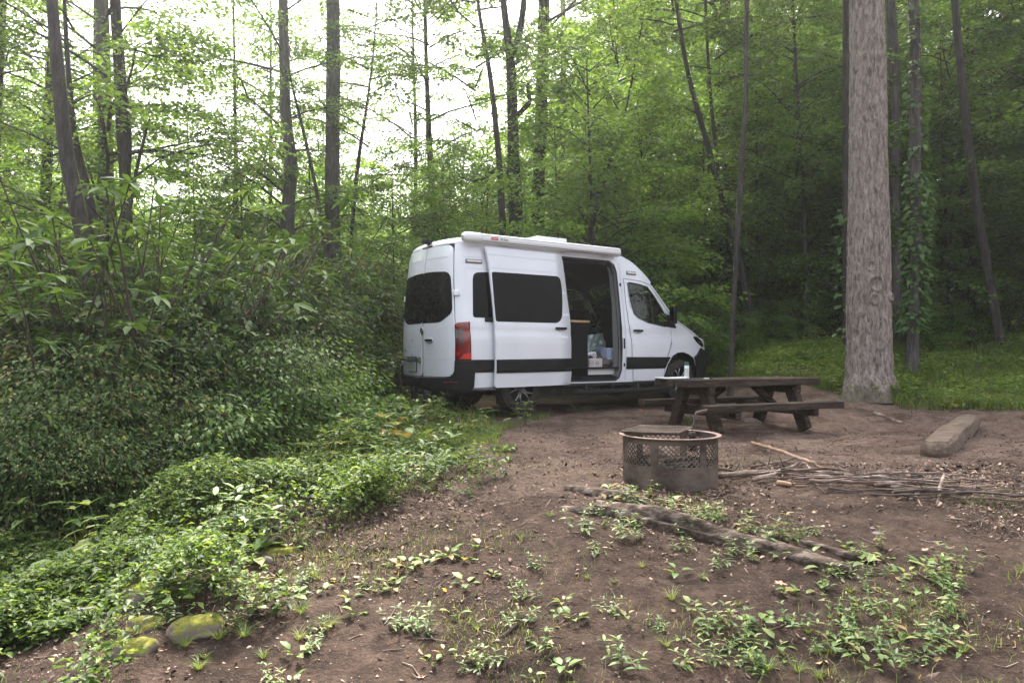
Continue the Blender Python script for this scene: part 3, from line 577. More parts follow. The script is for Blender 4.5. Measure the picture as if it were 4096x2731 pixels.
        for k in range(5):
            a=PI/2+2*PI*k/5+.3
            for sgn in(-1,1):
                p0=Vector((.035*math.cos(a+sgn*.5),.035*math.sin(a+sgn*.5),.082)); p1=Vector((.13*math.cos(a+sgn*.13),.13*math.sin(a+sgn*.13),.092)); p2=Vector((.222*math.cos(a+sgn*.27),.222*math.sin(a+sgn*.27),.104))
                mb.tube([Mw@p0,Mw@p1,Mw@p2],[.014,.012,.013],6)
        mb.obj('spokes',M_['alloy'],wr,True)
        mb=MB(); mb.lathe([(0,.10),(.03,.098),(.036,.08)],20,M=Mw)
        for k in range(6): a=2*PI*k/6; mb.lathe([(0,.085),(.011,.083),(.011,.05)],8,M=Mw,c=Mw@Vector((.07*math.cos(a),.07*math.sin(a),0)))
        mb.obj('hub',M_['grey_pl'],wr,True)
    for x,z in((1.263,.36),(4.88,.42)):
        for y in(-.83,.83): wheel(x,y,z,R(0))
    mb=MB(); mb.box((1.26,-.62,.75),(.95,.5,.02)); mb.box((1.26,.62,.75),(.95,.5,.02)); mb.box((4.88,-.6,.95),(.95,.5,.02)); mb.box((4.88,.6,.95),(.95,.5,.02)); mb.box((4.88,-.45,.7),(.95,.02,.5)); mb.box((1.26,-.45,.6),(.95,.02,.4)); mb.obj('wheel_housing',M_['rubber'],van)
    # awning cassette
    x0,x1,ya,za=.19,3.36,-.90,2.68
    mb=MB(); n=20; prof=[]
    for k in range(n): a=2*PI*k/n; prof.append((.085*math.copysign(abs(math.cos(a))**.8,math.cos(a)),.075*math.copysign(abs(math.sin(a))**.8,math.sin(a))))
    def cas(mb,xs,scs):
        V=[];F=[]
        for x,s_ in zip(xs,scs):
            for a,b in prof: V.append((x,ya+a*s_,za+b*s_))
        for i in range(len(xs)-1):
            for k in range(n): F.append((i*n+k,i*n+(k+1)%n,(i+1)*n+(k+1)%n,(i+1)*n+k))
        F.append(tuple(range(n))); F.append(tuple((len(xs)-1)*n+k for k in range(n-1,-1,-1))); mb.add(V,F)
    cas(mb,[x0+.30,x1-.02],[1,1]); aw=mb.obj('awning',M_['white_pl'],van,True)
    aw.data.set_sharp_from_angle(angle=R(50))
    mb=MB(); cas(mb,[x0,x0+.012,x0+.04,x0+.09,x0+.30],[.35,.75,.98,1.08,1.08]); mb.obj('end_cap',M_['white_pl'],aw,True)
    mb=MB(); cas(mb,[x1-.02,x1-.01,x1],[1.04,1.04,.9]); mb.obj('end_cap',M_['white_pl'],aw,True)
    for dz,dy in((.035,-.080),(-.045,-.077)):
        mb=MB(); mb.box(((x0+x1)/2+.13,ya+dy,za+dz),(x1-x0-.34,.006,.005)); mb.obj('trim_line',M_['grey_pl'],aw)
    Mt=Matrix(((1,0,0),(0,-1,0),(0,0,1))) # along, out, up
    Mt=Matrix(((1,0,0),(0,-1,0),(0,0,1))); pp=Vector((x0+.47,ya-.0875,za-.012))
    mb=MB(); mb.box(pp+Vector((.06,0,.012)),(.125,.002,.042)); bd=mb.obj('maker_badge',M_['red_badge'],aw)
    txt('lettering','FIAMMA',pp+Vector((.06,-.0025,.001)),Mt,.030,M_['white_pl'],aw,True,.85)
    txt('lettering','F65 Eagle',pp+Vector((.235,-.0005,.0)),Mt,.042,M_['ink'],aw,True,.9)
    mb=MB(); 
    for q in(1.0,2.2,3.1):
        mb=MB(); mb.box((q,-.80,2.655),(.12,.16,.03)); mb.obj('bracket',M_['white_pl'],aw)
    # roof vent, rear camera, high brake light
    mb=MB(); mb.box((2.35,-.12,2.81),(.72,.46,.09),bev=.02); mb.box((2.35,-.12,2.895),(.66,.42,.08),bev=.03); mb.obj('roof_vent',M_['white_pl'],van,True)
    mb=MB(); mb.box((.07,0,2.70),(.11,.18,.055),rot(R(8),'Y'),bev=.012); mb.box((.12,0,2.67),(.05,.06,.06)); mb.obj('reversing_camera',M_['black_pl'],van,True)
    patch('brake_light',[(-.19,2.600),(.19,2.600),(.19,2.625),(-.19,2.625)],M_['red_lens'],van,.02,thick=.03)
    return van
def txt(name,s,p,Mf,size,mt,parent,center=True,sx=1.):
    cu=bpy.data.curves.new(name,'FONT'); cu.body=s; cu.size=size; cu.align_x='CENTER'; cu.extrude=.0008
    o=bpy.data.objects.new(name,cu); COL.objects.link(o); bpy.context.view_layer.update()
    me=bpy.data.meshes.new_from_object(o.evaluated_get(bpy.context.evaluated_depsgraph_get())); bpy.data.objects.remove(o)
    X_,O_,U_=Mf.col[0],Mf.col[1],Mf.col[2]
    # text x must run left to right seen from outside
    if X_.cross(U_).dot(O_)<0: X_=-X_
    for v in me.vertices: v.co=p+X_*v.co.x*sx+U_*v.co.y+O_*v.co.z
    me.materials.clear(); me.materials.append(mt); return link(name,me,parent)
VAN=build_van()

# ================================================================ OBJECTS ON THE CLEARING
def build_table():
    a=R(66.0); t=thing('picnic_table','heavy dark weathered wooden picnic table with attached benches standing on the dirt','picnic table',(2.235,10.40,-.157),R(90)-a)
    # local x = long axis, local y = away (left), toward camera is -y
    Ht,th_,hw,L_=.71,.098,.39,2.44; wd=M_['tabwood']
    def plank(name,c,d,par,M=None,seed=0,mt=None):
        bm=bmesh.new(); bmesh.ops.create_cube(bm,size=1)
        for v in bm.verts: v.co=Vector((v.co.x*d[0],v.co.y*d[1],v.co.z*d[2]))
        bmesh.ops.bevel(bm,geom=bm.edges[:],offset=.007,segments=2,affect='EDGES')
        n=max(1,int(d[0]/.06))
        for k in range(1,n): bmesh.ops.bisect_plane(bm,geom=bm.verts[:]+bm.edges[:]+bm.faces[:],plane_co=(-d[0]/2+d[0]*k/n,0,0),plane_no=(1,0,0))
        for v in bm.verts:
            p=v.co; q=(p.x*5+seed*3.1,p.y*22+seed,p.z*22); v.co=p+Vector((.012*float(vnoise(p.y*14,p.z*14,seed)) if abs(p.x)>d[0]/2-.03 else 0,.004*float(vnoise(*q)),.004*float(vnoise(q[1],q[0],q[2]))))
        Mx=M or Matrix.Identity(3)
        for v in bm.verts: v.co=Vector(c)+Mx@v.co
        me=bpy.data.meshes.new(name); bm.to_mesh(me); bm.free(); me.materials.append(mt or wd); me.polygons.foreach_set('use_smooth',[True]*len(me.polygons)); me.set_sharp_from_angle(angle=R(45))
        return link(name,me,par)
    w_=2*hw/5
    for k in range(5): plank('tabletop_plank',(L_/2+[0,.012,-.01,.008,0][k],-hw+w_*(k+.5),Ht-th_/2+[0,.002,-.002,.001,0][k]),(L_,w_-.010,th_),t,seed=k)
    for s in(-1,1):
        for q in(-1,1): plank('bench_plank',(L_/2+.02*q,s*.725+q*.062,.385-.046),(L_,.118,.092),t,seed=7+s+3*q)
    for x,e in((.42,1),(L_-.42,-1)):
        plank('cross_beam',(x+e*.004,0,Ht-th_-.062),(.098,2*hw-.04,.12),t,seed=20)
        plank('bench_beam',(x+e*.102,0,.262),(.095,1.62,.14),t,seed=21)
        for s in(-1,1):
            b=Vector((x,s*.50,-.03)); u=Vector((x,s*.20,Ht-th_)); d=u-b; ang=math.atan2(d.y,d.z)
            plank('leg',(b+u)/2,(.105,.185,d.length),t,M=rot(-ang,'X'),seed=30+s)
        b=Vector((x+e*.10,0,.30)); u=Vector((x+e*.52,0,Ht-th_-.02)); d=u-b; ang=math.atan2(d.x,d.z)
        plank('brace',(b+u)/2,(.085,.085,d.length),t,M=rot(ang,'Y'),seed=40)
    return t
TAB=build_table()
TM=TAB.matrix_basis.copy()
def on_table(u,v): p=Matrix.Translation((2.235,10.40,-.157))@Matrix.Rotation(R(24),4,'Z')@Vector((u,v,.7135)); return p
# notebook, spray can, pen
def tab_items():
    p=on_table(.16,.18); t=thing('notebook','open white notebook lying at the near end of the picnic table','notebook',p,R(15))
    for k,(dx,tl) in enumerate(((-.105,.03),(.105,-.03))): mb=MB(); mb.box((dx,0,.012),(.205,.27,.016),rot(tl,'Y'),bev=.004); mb.obj('page_block',M_['white_pl'],t)
    mb=MB(); mb.box((0,0,.0035),(.43,.28,.005)); mb.obj('cover',M_['grey_pl'],t)
    p=on_table(.36,.10); t=thing('spray_can','tall white aerosol can with a dark green cap on the picnic table','spray can',p)
    mb=MB(); mb.lathe([(0,0),(.030,0),(.033,.004),(.033,.185),(.030,.195),(.0,.197)],24); mb.obj('can_body',M_['white_pl'],t,angle=40)
    mb=MB(); mb.lathe([(.031,.190),(.032,.192),(.032,.232),(.027,.240),(0,.241)],24); mb.obj('cap',mat('green_cap',(.01,.09,.05),.4),t,angle=40)
    mb=MB(); mb.lathe([(.0335,.03),(.0335,.15)],24,a0=R(150),a1=R(300)); mb.obj('label_band',mat('can_print',(.45,.50,.48),.5),t,True)
    p=on_table(.55,-.14); t=thing('marker_pen','small marker pen with a black cap lying on the picnic table','pen',p,R(20))
    mb=MB(); mb.tube([(-.07,0,.009),(.015,0,.009)],.008,10); mb.obj('barrel',M_['white_pl'],t,True); mb=MB(); mb.tube([(.015,0,.010),(.07,0,.010)],.0095,10); mb.obj('cap',M_['black_pl'],t,True)
tab_items()

def build_pit():
    cx,cy_=1.305,6.10; Rr=.385; z0=gz(cx,cy_)-.04; Hh=.435
    t=thing('fire_ring','rusty steel campfire ring with diamond lattice sides and flanged rim','fire ring',(cx,cy_,z0))
    n=144; zb,zt=.215,.385; V=[];F=[]
    # wall with six lattice windows
    def solid(u): # u angle in degrees
        a=(u+90)%60; a=min(a,60-a); return a>26
    def q(a0,a1,za,zb_,name=None): pass
    mb=MB()
    for i in range(n):
        a0,a1=2*PI*i/n,2*PI*(i+1)/n; am=math.degrees((a0+a1)/2)
        segs=[(0,zb),(zt,Hh)]+([(zb,zt)] if solid(am) else [])
        for s0,s1 in segs:
            for r,fl in((Rr,0),(Rr-.005,1)):
                Vq=[(r*math.cos(a),r*math.sin(a),z) for a,z in((a0,s0),(a1,s0),(a1,s1),(a0,s1))]; mb.add(Vq,[(0,1,2,3) if not fl else (3,2,1,0)])
        if not solid(am):
            for z in(zb,zt):
                mb.add([(r*math.cos(a),r*math.sin(a),z) for a,r in((a0,Rr),(a1,Rr),(a1,Rr-.005),(a0,Rr-.005))],[(0,1,2,3)])
    mb.obj('ring_wall',M_['rust'],t)
    mb=MB(); dz=zt-zb; pitch=R(6.7); 
    for w_ in range(6):
        c=R(-90+60*w_); lo,hi=c-R(26),c+R(26)
        for sgn in(-1,1):
            k0=-14
            for k in range(-14,15):
                pts=[]
                for j in range(9):
                    zz=zb+dz*j/8; a=c+k*pitch+sgn*(zz-zb-dz/2)/dz*pitch*4.3
                    if lo<=a<=hi: pts.append((Rr*math.cos(a)-.0025*math.cos(a),Rr*math.sin(a)-.0025*math.sin(a),zz))
                if len(pts)>1: mb.tube(pts,.0036,5,cap=False)
    mb.obj('lattice',M_['rust'],t)
    mb=MB(); mb.lathe([(Rr-.004,Hh-.012),(Rr+.028,Hh-.006),(Rr+.032,Hh),(Rr+.028,Hh+.005),(Rr-.004,Hh+.004),(Rr-.012,Hh-.004),(Rr-.004,Hh-.012)],96); mb.obj('rim',M_['rust_rim'],t,True)
    # swing grate with its post and handle
    gc=Vector((-.085,.06,.468)); mb=MB(); gx_,gy_=.225,.235
    def gp(x,y): return gc+Vector((x+y*.50,y,-.03*x))
    fr_=[gp(-gx_,-gy_),gp(gx_,-gy_),gp(gx_,gy_),gp(-gx_,gy_),gp(-gx_,-gy_)]
    for a,b in zip(fr_[:-1],fr_[1:]): mb.tube([a,b],.008,8)
    for k in range(1,18): x=-gx_+2*gx_*k/18; mb.tube([gp(x,-gy_),gp(x,gy_)],.0045,6)
    mb.obj('cooking_grate',M_['rust'],t)
    mb=MB(); pc=Vector((.175,.06,0)); px=.18; mb.tube([(px,-.02,.39),(px,-.02,.455)],.028,14); mb.tube([(px,-.02,.30),(px,-.02,.39)],.033,14); mb.obj('pivot_collar',M_['soot'],t,True)
    mb=MB(); e=gp(gx_,gy_); mb.tube([e,e+Vector((.02,.01,.02)),e+Vector((.022,.012,.10)),e+Vector((.05,.02,.135)),e+Vector((.12,.03,.145))],.007,8); hd=mb.obj('grate_arm',M_['rust'],t,True)
    mb=MB(); c0=e+Vector((.035,.018,.122)); pts=[c0+Vector((.10*k/60,.02*k/60,.02*k/60))+Vector((0,.012*math.cos(k*1.2),.012*math.sin(k*1.2))) for k in range(61)]; mb.tube(pts,.004,6); mb.obj('coil_handle',M_['rust_rim'],hd,True)
    # ash bed
    V=[];F=[]; m=26
    for i in range(m+1):
        for j in range(48):
            r=Rr*.985*i/m; a=2*PI*j/48; V.append((r*math.cos(a),r*math.sin(a),.10+.035*float(fbm(r*math.cos(a)*9,r*math.sin(a)*9,4,4))))
    for i in range(m):
        for j in range(48): F.append((i*48+j,(i+1)*48+j,(i+1)*48+(j+1)%48,i*48+(j+1)%48))
    mb=MB(); mb.add(V,F); mb.obj('ash_bed',M_['soot'],t,True)
    base=Vector((cx,cy_,z0))
    for k,(x,y,a,l,r) in enumerate([(.0,-.10,20,.30,.028),(-.08,.08,110,.34,.032),(.12,.05,-35,.26,.025),(-.14,-.14,60,.22,.022),(.05,.16,5,.28,.03),(.20,-.12,85,.2,.024)]):
        d=Vector((math.cos(R(a)),math.sin(R(a)),.12)); p=base+Vector((x,y,.155+.008*k)); mb=MB(); mb.tube([p-d*l/2,p,p+d*l/2],[r,r*1.1,r*.9],9,noise=.12,seed=k)
        tag(mb.obj('charred_log',M_['soot'],None,True),'blackened charred log in the ash inside the fire ring','charred log','charred logs in the fire ring')
    mb=MB(); mb.tube([base+Vector((-.27,-.12,.39)),base+Vector((-.16,-.16,.355)),base+Vector((-.02,-.22,.27))],[.008,.009,.007],7,noise=.1); tag(mb.obj('branch_stub',M_['stick'],None,True),'thin grey stick leaning inside the fire ring under the grate','stick')
    def crumple(name,label,cat,p,s,mt,seed):
        bm=bmesh.new(); bmesh.ops.create_icosphere(bm,subdivisions=2,radius=s)
        for v in bm.verts: v.co=v.co*(1+.5*float(vnoise(v.co.x*40+seed,v.co.y*40,v.co.z*40)))
        me=bpy.data.meshes.new(name); bm.to_mesh(me); bm.free(); me.materials.append(mt); o=link(name,me,None,p); tag(o,label,cat); return o
    crumple('food_wrapper','crumpled yellow wrapper in the ash at the left of the fire ring','litter',base+Vector((-.24,-.25,.17)),.026,mat('wrapper_yellow',(.55,.33,.04),.5),1)
    crumple('paper_scrap','crumpled white paper scrap beside the yellow wrapper in the fire ring','litter',base+Vector((-.19,-.29,.185)),.022,mat('scrap_white',(.55,.52,.5),.7),2)
    crumple('drink_can','crushed dark red can behind the lattice of the fire ring','can',base+Vector((-.12,-.30,.17)),.024,mat('can_red',(.25,.02,.03),.35,.4),3)
    crumple('torn_packet','torn pale packet low in the ash behind the front lattice','litter',base+Vector((.09,-.30,.165)),.02,mat('packet_pale',(.42,.38,.40),.6),4)
    crumple('charcoal_lump','large lump of charcoal in the middle of the fire ring','charcoal',base+Vector((.02,-.20,.17)),.05,M_['soot'],5)
build_pit()
p=G(2562,1641); mb=MB(); mb.lathe([(0,.016),(.028,.016),(.032,.012),(.032,0)],18,c=p); tag(mb.obj('bottle_cap',mat('orange_plastic',(.75,.12,.04),.4),None,angle=40),'small orange plastic cap lying on the dirt between table and van','bottle cap')

# ---- things inside the van, in van space -> world
VMx=Matrix.Translation((-1.418,11.693,0))@Matrix.Rotation(R(34.8),4,'Z')
def vw(x,y,z): return VMx@Vector((x,y,z))
def in_van():
    rz=R(34.8)
    t=thing('storage_bin','translucent light blue plastic storage tub inside the van doorway','storage tub',vw(3.44,-.60,.682),rz)
    mb=MB(); bb=[(.17,.13,0),(.21,.16,.33)]
    def ringbox(lv,th=.006):
        V=[];F=[]
        for (hx,hy,z) in lv: V+=[(-hx,-hy,z),(hx,-hy,z),(hx,hy,z),(-hx,hy,z)]
        for i in range(len(lv)-1):
            for k in range(4): F.append((i*4+k,i*4+(k+1)%4,i*4+4+(k+1)%4,i*4+4+k))
        F.append((3,2,1,0)); return V,F
    blu=mat('blue_tub',(.42,.50,.66),.4); mb.add(*ringbox([(.165,.125,0),(.17,.13,.01),(.18,.135,.12),(.186,.141,.124),(.205,.155,.30)])); mb.obj('tub',blu,t)
    mb=MB(); mb.box((0,0,.315),(.43,.33,.03),bev=.008); mb.obj('lid',blu,t)
    for q in(-.21,.21): mb=MB(); mb.box((q,0,.30),(.02,.12,.06),bev=.006); mb.obj('latch',mat('blue_latch',(.25,.33,.62),.4),t)
    t=thing('cardboard_box','printed white cardboard drinks box on the van floor next to the cabinet','cardboard box',vw(2.95,-.68,.682),rz)
    mb=MB(); mb.box((0,0,.075),(.30,.20,.15),bev=.003); mb.obj('carton',mat('carton',(.46,.42,.43),.8),t)
    ink=mat('carton_ink',(.16,.04,.05),.7)
    Mt=Matrix(((1,0,0),(0,-1,0),(0,0,1)))
    for cx_,s_,w_ in((-.105,.045,'Ever'),(.03,.036,'Diet')):
        mb=MB(); mb.tube([(cx_+s_*1.05*math.cos(a),-.1015,.07+s_*math.sin(a)*.95) for a in np.linspace(0,2*PI,25)],.003,5); mb.obj('printed_ring',ink,t)
        txt('printed_word',w_,Vector((cx_,-.102,.06)),Mt,.032,ink,t)
    # crumpled reflective windscreen shade
    n=22; V=[];F=[]
    for i in range(n):
        for j in range(n):
            u,v=i/(n-1)-.5,j/(n-1)-.5; V.append((u*.50+.05*v,.10*v+.022*float(vnoise(u*9,v*9,7)),v*.40+.05*u*1.2+.01*float(vnoise(u*20,v*20,3))))
    for i in range(n-1):
        for j in range(n-1): F.append((i*n+j,(i+1)*n+j,(i+1)*n+j+1,i*n+j+1))
    foil=mat('foil',(.50,.60,.58),.35,.55); v_=coord(foil); bump(foil,noise(foil,26,4,.6,v_),.6,.01)
    mb=MB(); mb.add(V,F); o=mb.obj('sun_shade',foil,None,True,loc=vw(3.36,-.30,1.07)); o.rotation_euler=(0,0,rz); o.modifiers.new('s','SOLIDIFY').thickness=.006
    tag(o,'crinkled silvery green reflective sun shade propped between cabinet and front seats','sun shade')
    mb=MB(); mb.tube([(-.13,0,0),(.13,0,.025)],.036,16); o=mb.obj('paper_roll',M_['white_pl'],None,angle=40,loc=vw(3.06,-.52,.895)); o.rotation_euler=(0,0,rz); tag(o,'white paper towel roll lying above the cardboard box in the van','paper roll')
    def lump(name,label,cat,p,d,mt,seed):
        bm=bmesh.new(); bmesh.ops.create_icosphere(bm,subdivisions=4,radius=1)
        for v in bm.verts: c=v.co.copy(); k=1+.22*float(fbm(c.x*2+seed,c.y*2,c.z*2,4)); v.co=Vector((c.x*d[0]*k,c.y*d[1]*k,max(c.z*d[2]*k,-d[2]*.8)))
        me=bpy.data.meshes.new(name); bm.to_mesh(me); bm.free(); me.materials.append(mt); me.polygons.foreach_set('use_smooth',[True]*len(me.polygons)); o=link(name,me,None,p); o.rotation_euler=(0,0,rz); tag(o,label,cat)
    lump('duffel_bag','dark bag slumped between the paper roll and the blue tub','bag',vw(3.22,-.50,.83),(.14,.12,.14),mat('bag_dark',(.06,.055,.055),.85),1)
    lump('rag_heap','dark brown jacket heap in front of the blue storage tub','jacket',vw(3.24,-.70,.75),(.14,.08,.08),mat('jacket_brown',(.10,.07,.065),.9),5)
    lump('plastic_bag','small knotted clear plastic bag on top of the cardboard box','plastic bag',vw(2.98,-.70,.87),(.05,.04,.055),mat('clear_bag',(.4,.38,.4),.3),9)
in_van()

# ---- timbers, logs, sticks, stones
def log_mesh(name,pts,r,mt,n=14,ns=.12,seed=0,flat=1.,sq=0):
    pts=[np.array(p,float) for p in pts]; k=[]; seg=sum(np.linalg.norm(b-a) for a,b in zip(pts[:-1],pts[1:])); m=max(6,int(seg/.05)); T=np.linspace(0,len(pts)-1,m)
    C_=np.array([[np.interp(t,range(len(pts)),[p[i] for p in pts]) for i in range(3)] for t in T]); rr=np.interp(T,range(len(pts)),r) if hasattr(r,'__len__') else np.full(m,r)
    V=[];F=[]
    for i in range(m):
        t=C_[min(i+1,m-1)]-C_[max(i-1,0)]; t/=np.linalg.norm(t); up=np.array([0,0,1.]) if abs(t[2])<.9 else np.array([1.,0,0]); a=np.cross(t,up); a/=np.linalg.norm(a); b=np.cross(a,t)
        for j in range(n):
            q=2*PI*j/n; c,s=math.cos(q),math.sin(q)
            if sq: e=.35; c,s=math.copysign(abs(c)**e,c),math.copysign(abs(s)**e,s)
            f=1+ns*float(fbm(c*1.5+seed*3,s*1.5,i*.09+seed,3))+ns*.5*float(vnoise(q*6,i*.08,seed))
            V.append(C_[i]+(a*c+b*s*flat)*rr[i]*f)
    for i in range(m-1):
        for j in range(n): F.append((i*n+j,(i+1)*n+j,(i+1)*n+(j+1)%n,i*n+(j+1)%n))
    mb=MB(); mb.add(V,F+[tuple(range(n)),tuple((m-1)*n+j for j in range(n-1,-1,-1))]); return mb
def gp_(px,py,dz=0): p=G(px,py); return (p[0],p[1],p[2]+dz)
mb=log_mesh('l',[gp_(2384,2040,.02),gp_(2620,2100,.03),gp_(2850,2160,.025),gp_(3120,2225,.02),gp_(3400,2295,.0)],[.05,.075,.07,.065,.05],M_['rotten'],22,.42,1,1.0,0); tag(mb.obj('rotten_timber',M_['rotten'],None,True),'long rotten grey timber half buried along the edge, nearest the viewer','timber','half buried edging timbers')
mb=log_mesh('l',[gp_(2272,1968,.02),gp_(2480,2005,.03),gp_(2700,2070,.0),gp_(2960,2130,-.01),gp_(3200,2180,.01),gp_(3430,2230,.0)],[.05,.055,.03,.02,.035,.03],M_['rotten'],18,.30,2,.9,0); tag(mb.obj('rotten_timber',M_['rotten'],None,True),'weathered half buried timber just behind, closest to the fire ring','timber','half buried edging timbers')
mb=log_mesh('l',[gp_(2225,2030,.0),gp_(2380,2060,.02)],[.02,.035],M_['rotten'],14,.3,5); tag(mb.obj('timber_fragment',M_['rotten'],None,True),'short splintered end piece broken off the rotten edging timber','timber')
a_=gp_(3738,1828,.07); b_=gp_(3885,1700,.07); d_=(np.array(b_)-np.array(a_)); b2=tuple(np.array(a_)+d_*.95)
mb=log_mesh('l',[a_,b2],[.13,.14],M_['beam'],30,.16,3,.75,1); tag(mb.obj('edging_beam',M_['beam'],None,True),'thick squared grey wooden beam lying at the right edge of the clearing','beam')
# stone and board under the table
def rock(name,label,px,py,wpx,hpx,mt,seed,group=None,cat='rock',dep=None,sink=.5,rz=0,ratio=.8):
    p=G(px,py); s=wpx/FPX*p[1]/2; hz=hpx/FPX*p[1]/2*1.05
    bm=bmesh.new(); bmesh.ops.create_icosphere(bm,subdivisions=4 if wpx>60 else 3,radius=1)
    for v in bm.verts:
        c=v.co.copy(); k=1+.26*float(fbm(c.x*1.1+seed*5,c.y*1.1,c.z*1.1,5))-.10*abs(float(vnoise(c.x*2.6+seed,c.y*2.6,c.z*2.6))); f=(abs(c.x)**2.6+abs(c.y)**2.6+abs(c.z)**2.6)**(-1/2.6)
        v.co=Vector((c.x*s*k*f,c.y*s*ratio*k*f,c.z*hz*k*f))
    me=bpy.data.meshes.new(name); bm.to_mesh(me); bm.free(); me.materials.append(mt); me.polygons.foreach_set('use_smooth',[True]*len(me.polygons))
    o=link(name,me,None,(p[0],p[1]+s*.3,p[2]+hz*(1-2*sink)-.01)); o.rotation_euler=(0,0,rz); return tag(o,label,cat,group)
MR,RK=M_['mossrock'],M_['rock']
rock('boulder','broad dark boulder with bright yellow green moss on its top at lower left',790,2540,235,150,MR,1,rz=.3)
rock('boulder','low rounded mossy boulder nearest the bottom left corner',512,2630,210,120,MR,2)
rock('boulder','long sloping mossy slab rising to the right in the left greenery',620,2370,330,150,MR,3,rz=.5)
rock('rock','low mossy rock ledge at the far left edge',300,2430,220,80,MR,4)
rock('rock','pale grey rounded stone under the mossy ledge at far left',335,2470,130,75,RK,5)
rock('rock','grey stone half hidden in weeds between the two mossy boulders',560,2520,170,90,MR,6)
rock('rock','flat thin stone slab jutting out of the leafy bank',668,2240,150,40,RK,7)
rock('rock','flat mossy rock at the top edge of the dirt slope',1125,2210,150,60,MR,8)
rock('rock','small upright brown stone beside the flat mossy rock',1062,2250,55,60,RK,9)
rock('rock','dark hollow backed stone deep in the leafy bank',690,2100,90,55,RK,10)
rock('rock','mossy stone at the foot of the left thicket',420,2110,140,70,MR,11)
rock('rock','pinkish stone cut off by the bottom edge at far left',285,2731,120,60,RK,12)
rock('rock','grey stone poking from grass on the dirt slope',1150,2400,60,60,RK,13)
rock('rock','dark round stone under the picnic table',3000,1690,75,40,RK,14)
rock('rock','small purplish stone at the front foot of the fire ring',2505,1968,62,36,RK,15)
rock('rock','round dark lump of earthy stone right of the rotten timbers',3513,2138,52,38,RK,16)
rock('rock','flat pale stone in the dirt in front of the beam',3460,2450 if False else 2460,60,16,RK,17)
for i,(px,py,w_) in enumerate([(1753,2150,34),(2105,1984,36),(3190,2548,46),(2470,2640,28),(2800,2712,30),(1610,2400,28),(1760,2290,20),(2450,2625,16),(2010,2445,24),(1345,2640,30),(3410,2700,60),(1490,2235,30),(1080,2340,26),(3350,2690,30),(2610,2595,16),(1850,1970,22),(2330,2560,20)]):
    rock('stone','smooth small stone lying loose on the bare dirt',px,py,w_,w_*.62,M_['rock'] if i%2 else M_['rock'],20+i,'loose small stones on the dirt','stone',rz=i)
# firewood: sticks of a pile
def stick(pts,r,label,mt='stick',group=None,seed=0,name='stick',cat='stick',twigs=0):
    mb=MB(); pts=[Vector(p) for p in pts]; k=max(5,int(sum((b-a).length for a,b in zip(pts[:-1],pts[1:]))/.09)); T=np.linspace(0,len(pts)-1,k); rg=np.random.default_rng(seed)
    P_=[Vector([float(np.interp(t,range(len(pts)),[p[i] for p in pts])) for i in range(3)])+Vector(rg.normal(0,.006,3).tolist()) for t in T]
    rr=np.linspace(r,r*.55,k)*(1+rg.uniform(-.1,.1,k)); mb.tube(P_,list(rr),8,noise=.08,seed=seed)
    for q in range(twigs):
        i=int(rg.integers(2,k-1)); d=Vector(rg.normal(0,1,3).tolist()); d.z=abs(d.z)*.6; d.normalize(); mb.tube([P_[i],P_[i]+d*.06,P_[i]+d*.14+Vector((0,0,.02))],[r*.4,r*.3,r*.15],5)
    return tag(mb.obj(name,M_[mt],None,True),label,cat,group)
def GP(px,py,dz=0): p=G(px,py); return Vector((p[0],p[1],p[2]+dz))
GR='sticks in the firewood pile'
spec=[([(2870,1915,.02),(3120,1905,.05),(3400,1925,.05),(3560,1935,.03)],.026,'longest straight thick stick lying along the firewood pile','stick'),
([(3012,1935,.03),(3100,1925,.06),(3200,1890,.09)],.018,'short knobbly stick slanting up across the front of the pile','stick'),
([(2866,1885,.02),(2960,1895,.03),(3120,1905,.03)],.012,'dark thin stick touching the fire ring at the pile left end','twig'),
([(3040,1905,.03),(3180,1895,.04)],.030,'stubby dark barked log piece behind the front sticks','twig'),
([(3110,1940,.02),(3225,1955,.02)],.024,'reddish brown short stick under the pile front','stick_tan'),
([(3630,1925,.07),(3660,1980,.04),(3690,2030,.0)],.013,'bare pale forked branch reaching down in front of the pile','stick'),
([(3750,2030,.0),(3760,1985,.08),(3780,1960,.13)],.016,'crooked grey branch standing up at the right of the pile','stick'),
([(3225,1900,.09),(3265,1950,.03),(3300,1975,.01)],.007,'thin pale twig hanging down over the pile front','stick'),
([(3000,1885,.03),(3180,1880,.10),(3380,1893,.06)],.011,'slim pale stick resting on top of the pile','stick'),
([(3040,1875,.08),(3110,1900,.03)],.014,'short dark stick angled on the pile left top','twig')]
for i,(ps,r,lb,mt_) in enumerate(spec): stick([GP(a,b,c) for a,b,c in ps],r,lb,mt_,GR,100+i,twigs=1)
for i in range(46):
    u=random.random(); px=3080+u*860; py=1915+u*95+random.uniform(-28,26); L_=random.uniform(.35,1.3); c=GP(px,py,.02+random.random()*.10*(1-.3*u)); an=random.gauss(-.08,.30)
    d=Vector((math.cos(an),math.sin(an),random.uniform(-.04,.05)))
    q=[c-d*L_/2,c+Vector((0,random.uniform(-.03,.03),random.uniform(0,.03))),c+d*L_/2]
    for v in q: v.z=max(v.z,gz(v.x,v.y)+.012)
    stick(q,random.choice([.004,.005,.007,.009,.012,.015]),'bare stick jumbled in the right half of the firewood pile',random.choice(['stick','stick','twig']),GR,200+i,twigs=random.choice([0,1,2]))
stick([GP(3010,1785,.04),GP(3100,1835,.10),GP(3250,1895,.10),GP(3290,1900,.06)],.022,'long smooth tan stick lying diagonally, its end resting on the pile','stick_tan',seed=1)
stick([GP(2868,1740,.03),GP(2915,1795,.10),GP(2950,1850,.05),GP(2965,1905,.0)],.007,'thin dark arched twig to the right of the fire ring','twig',seed=2)
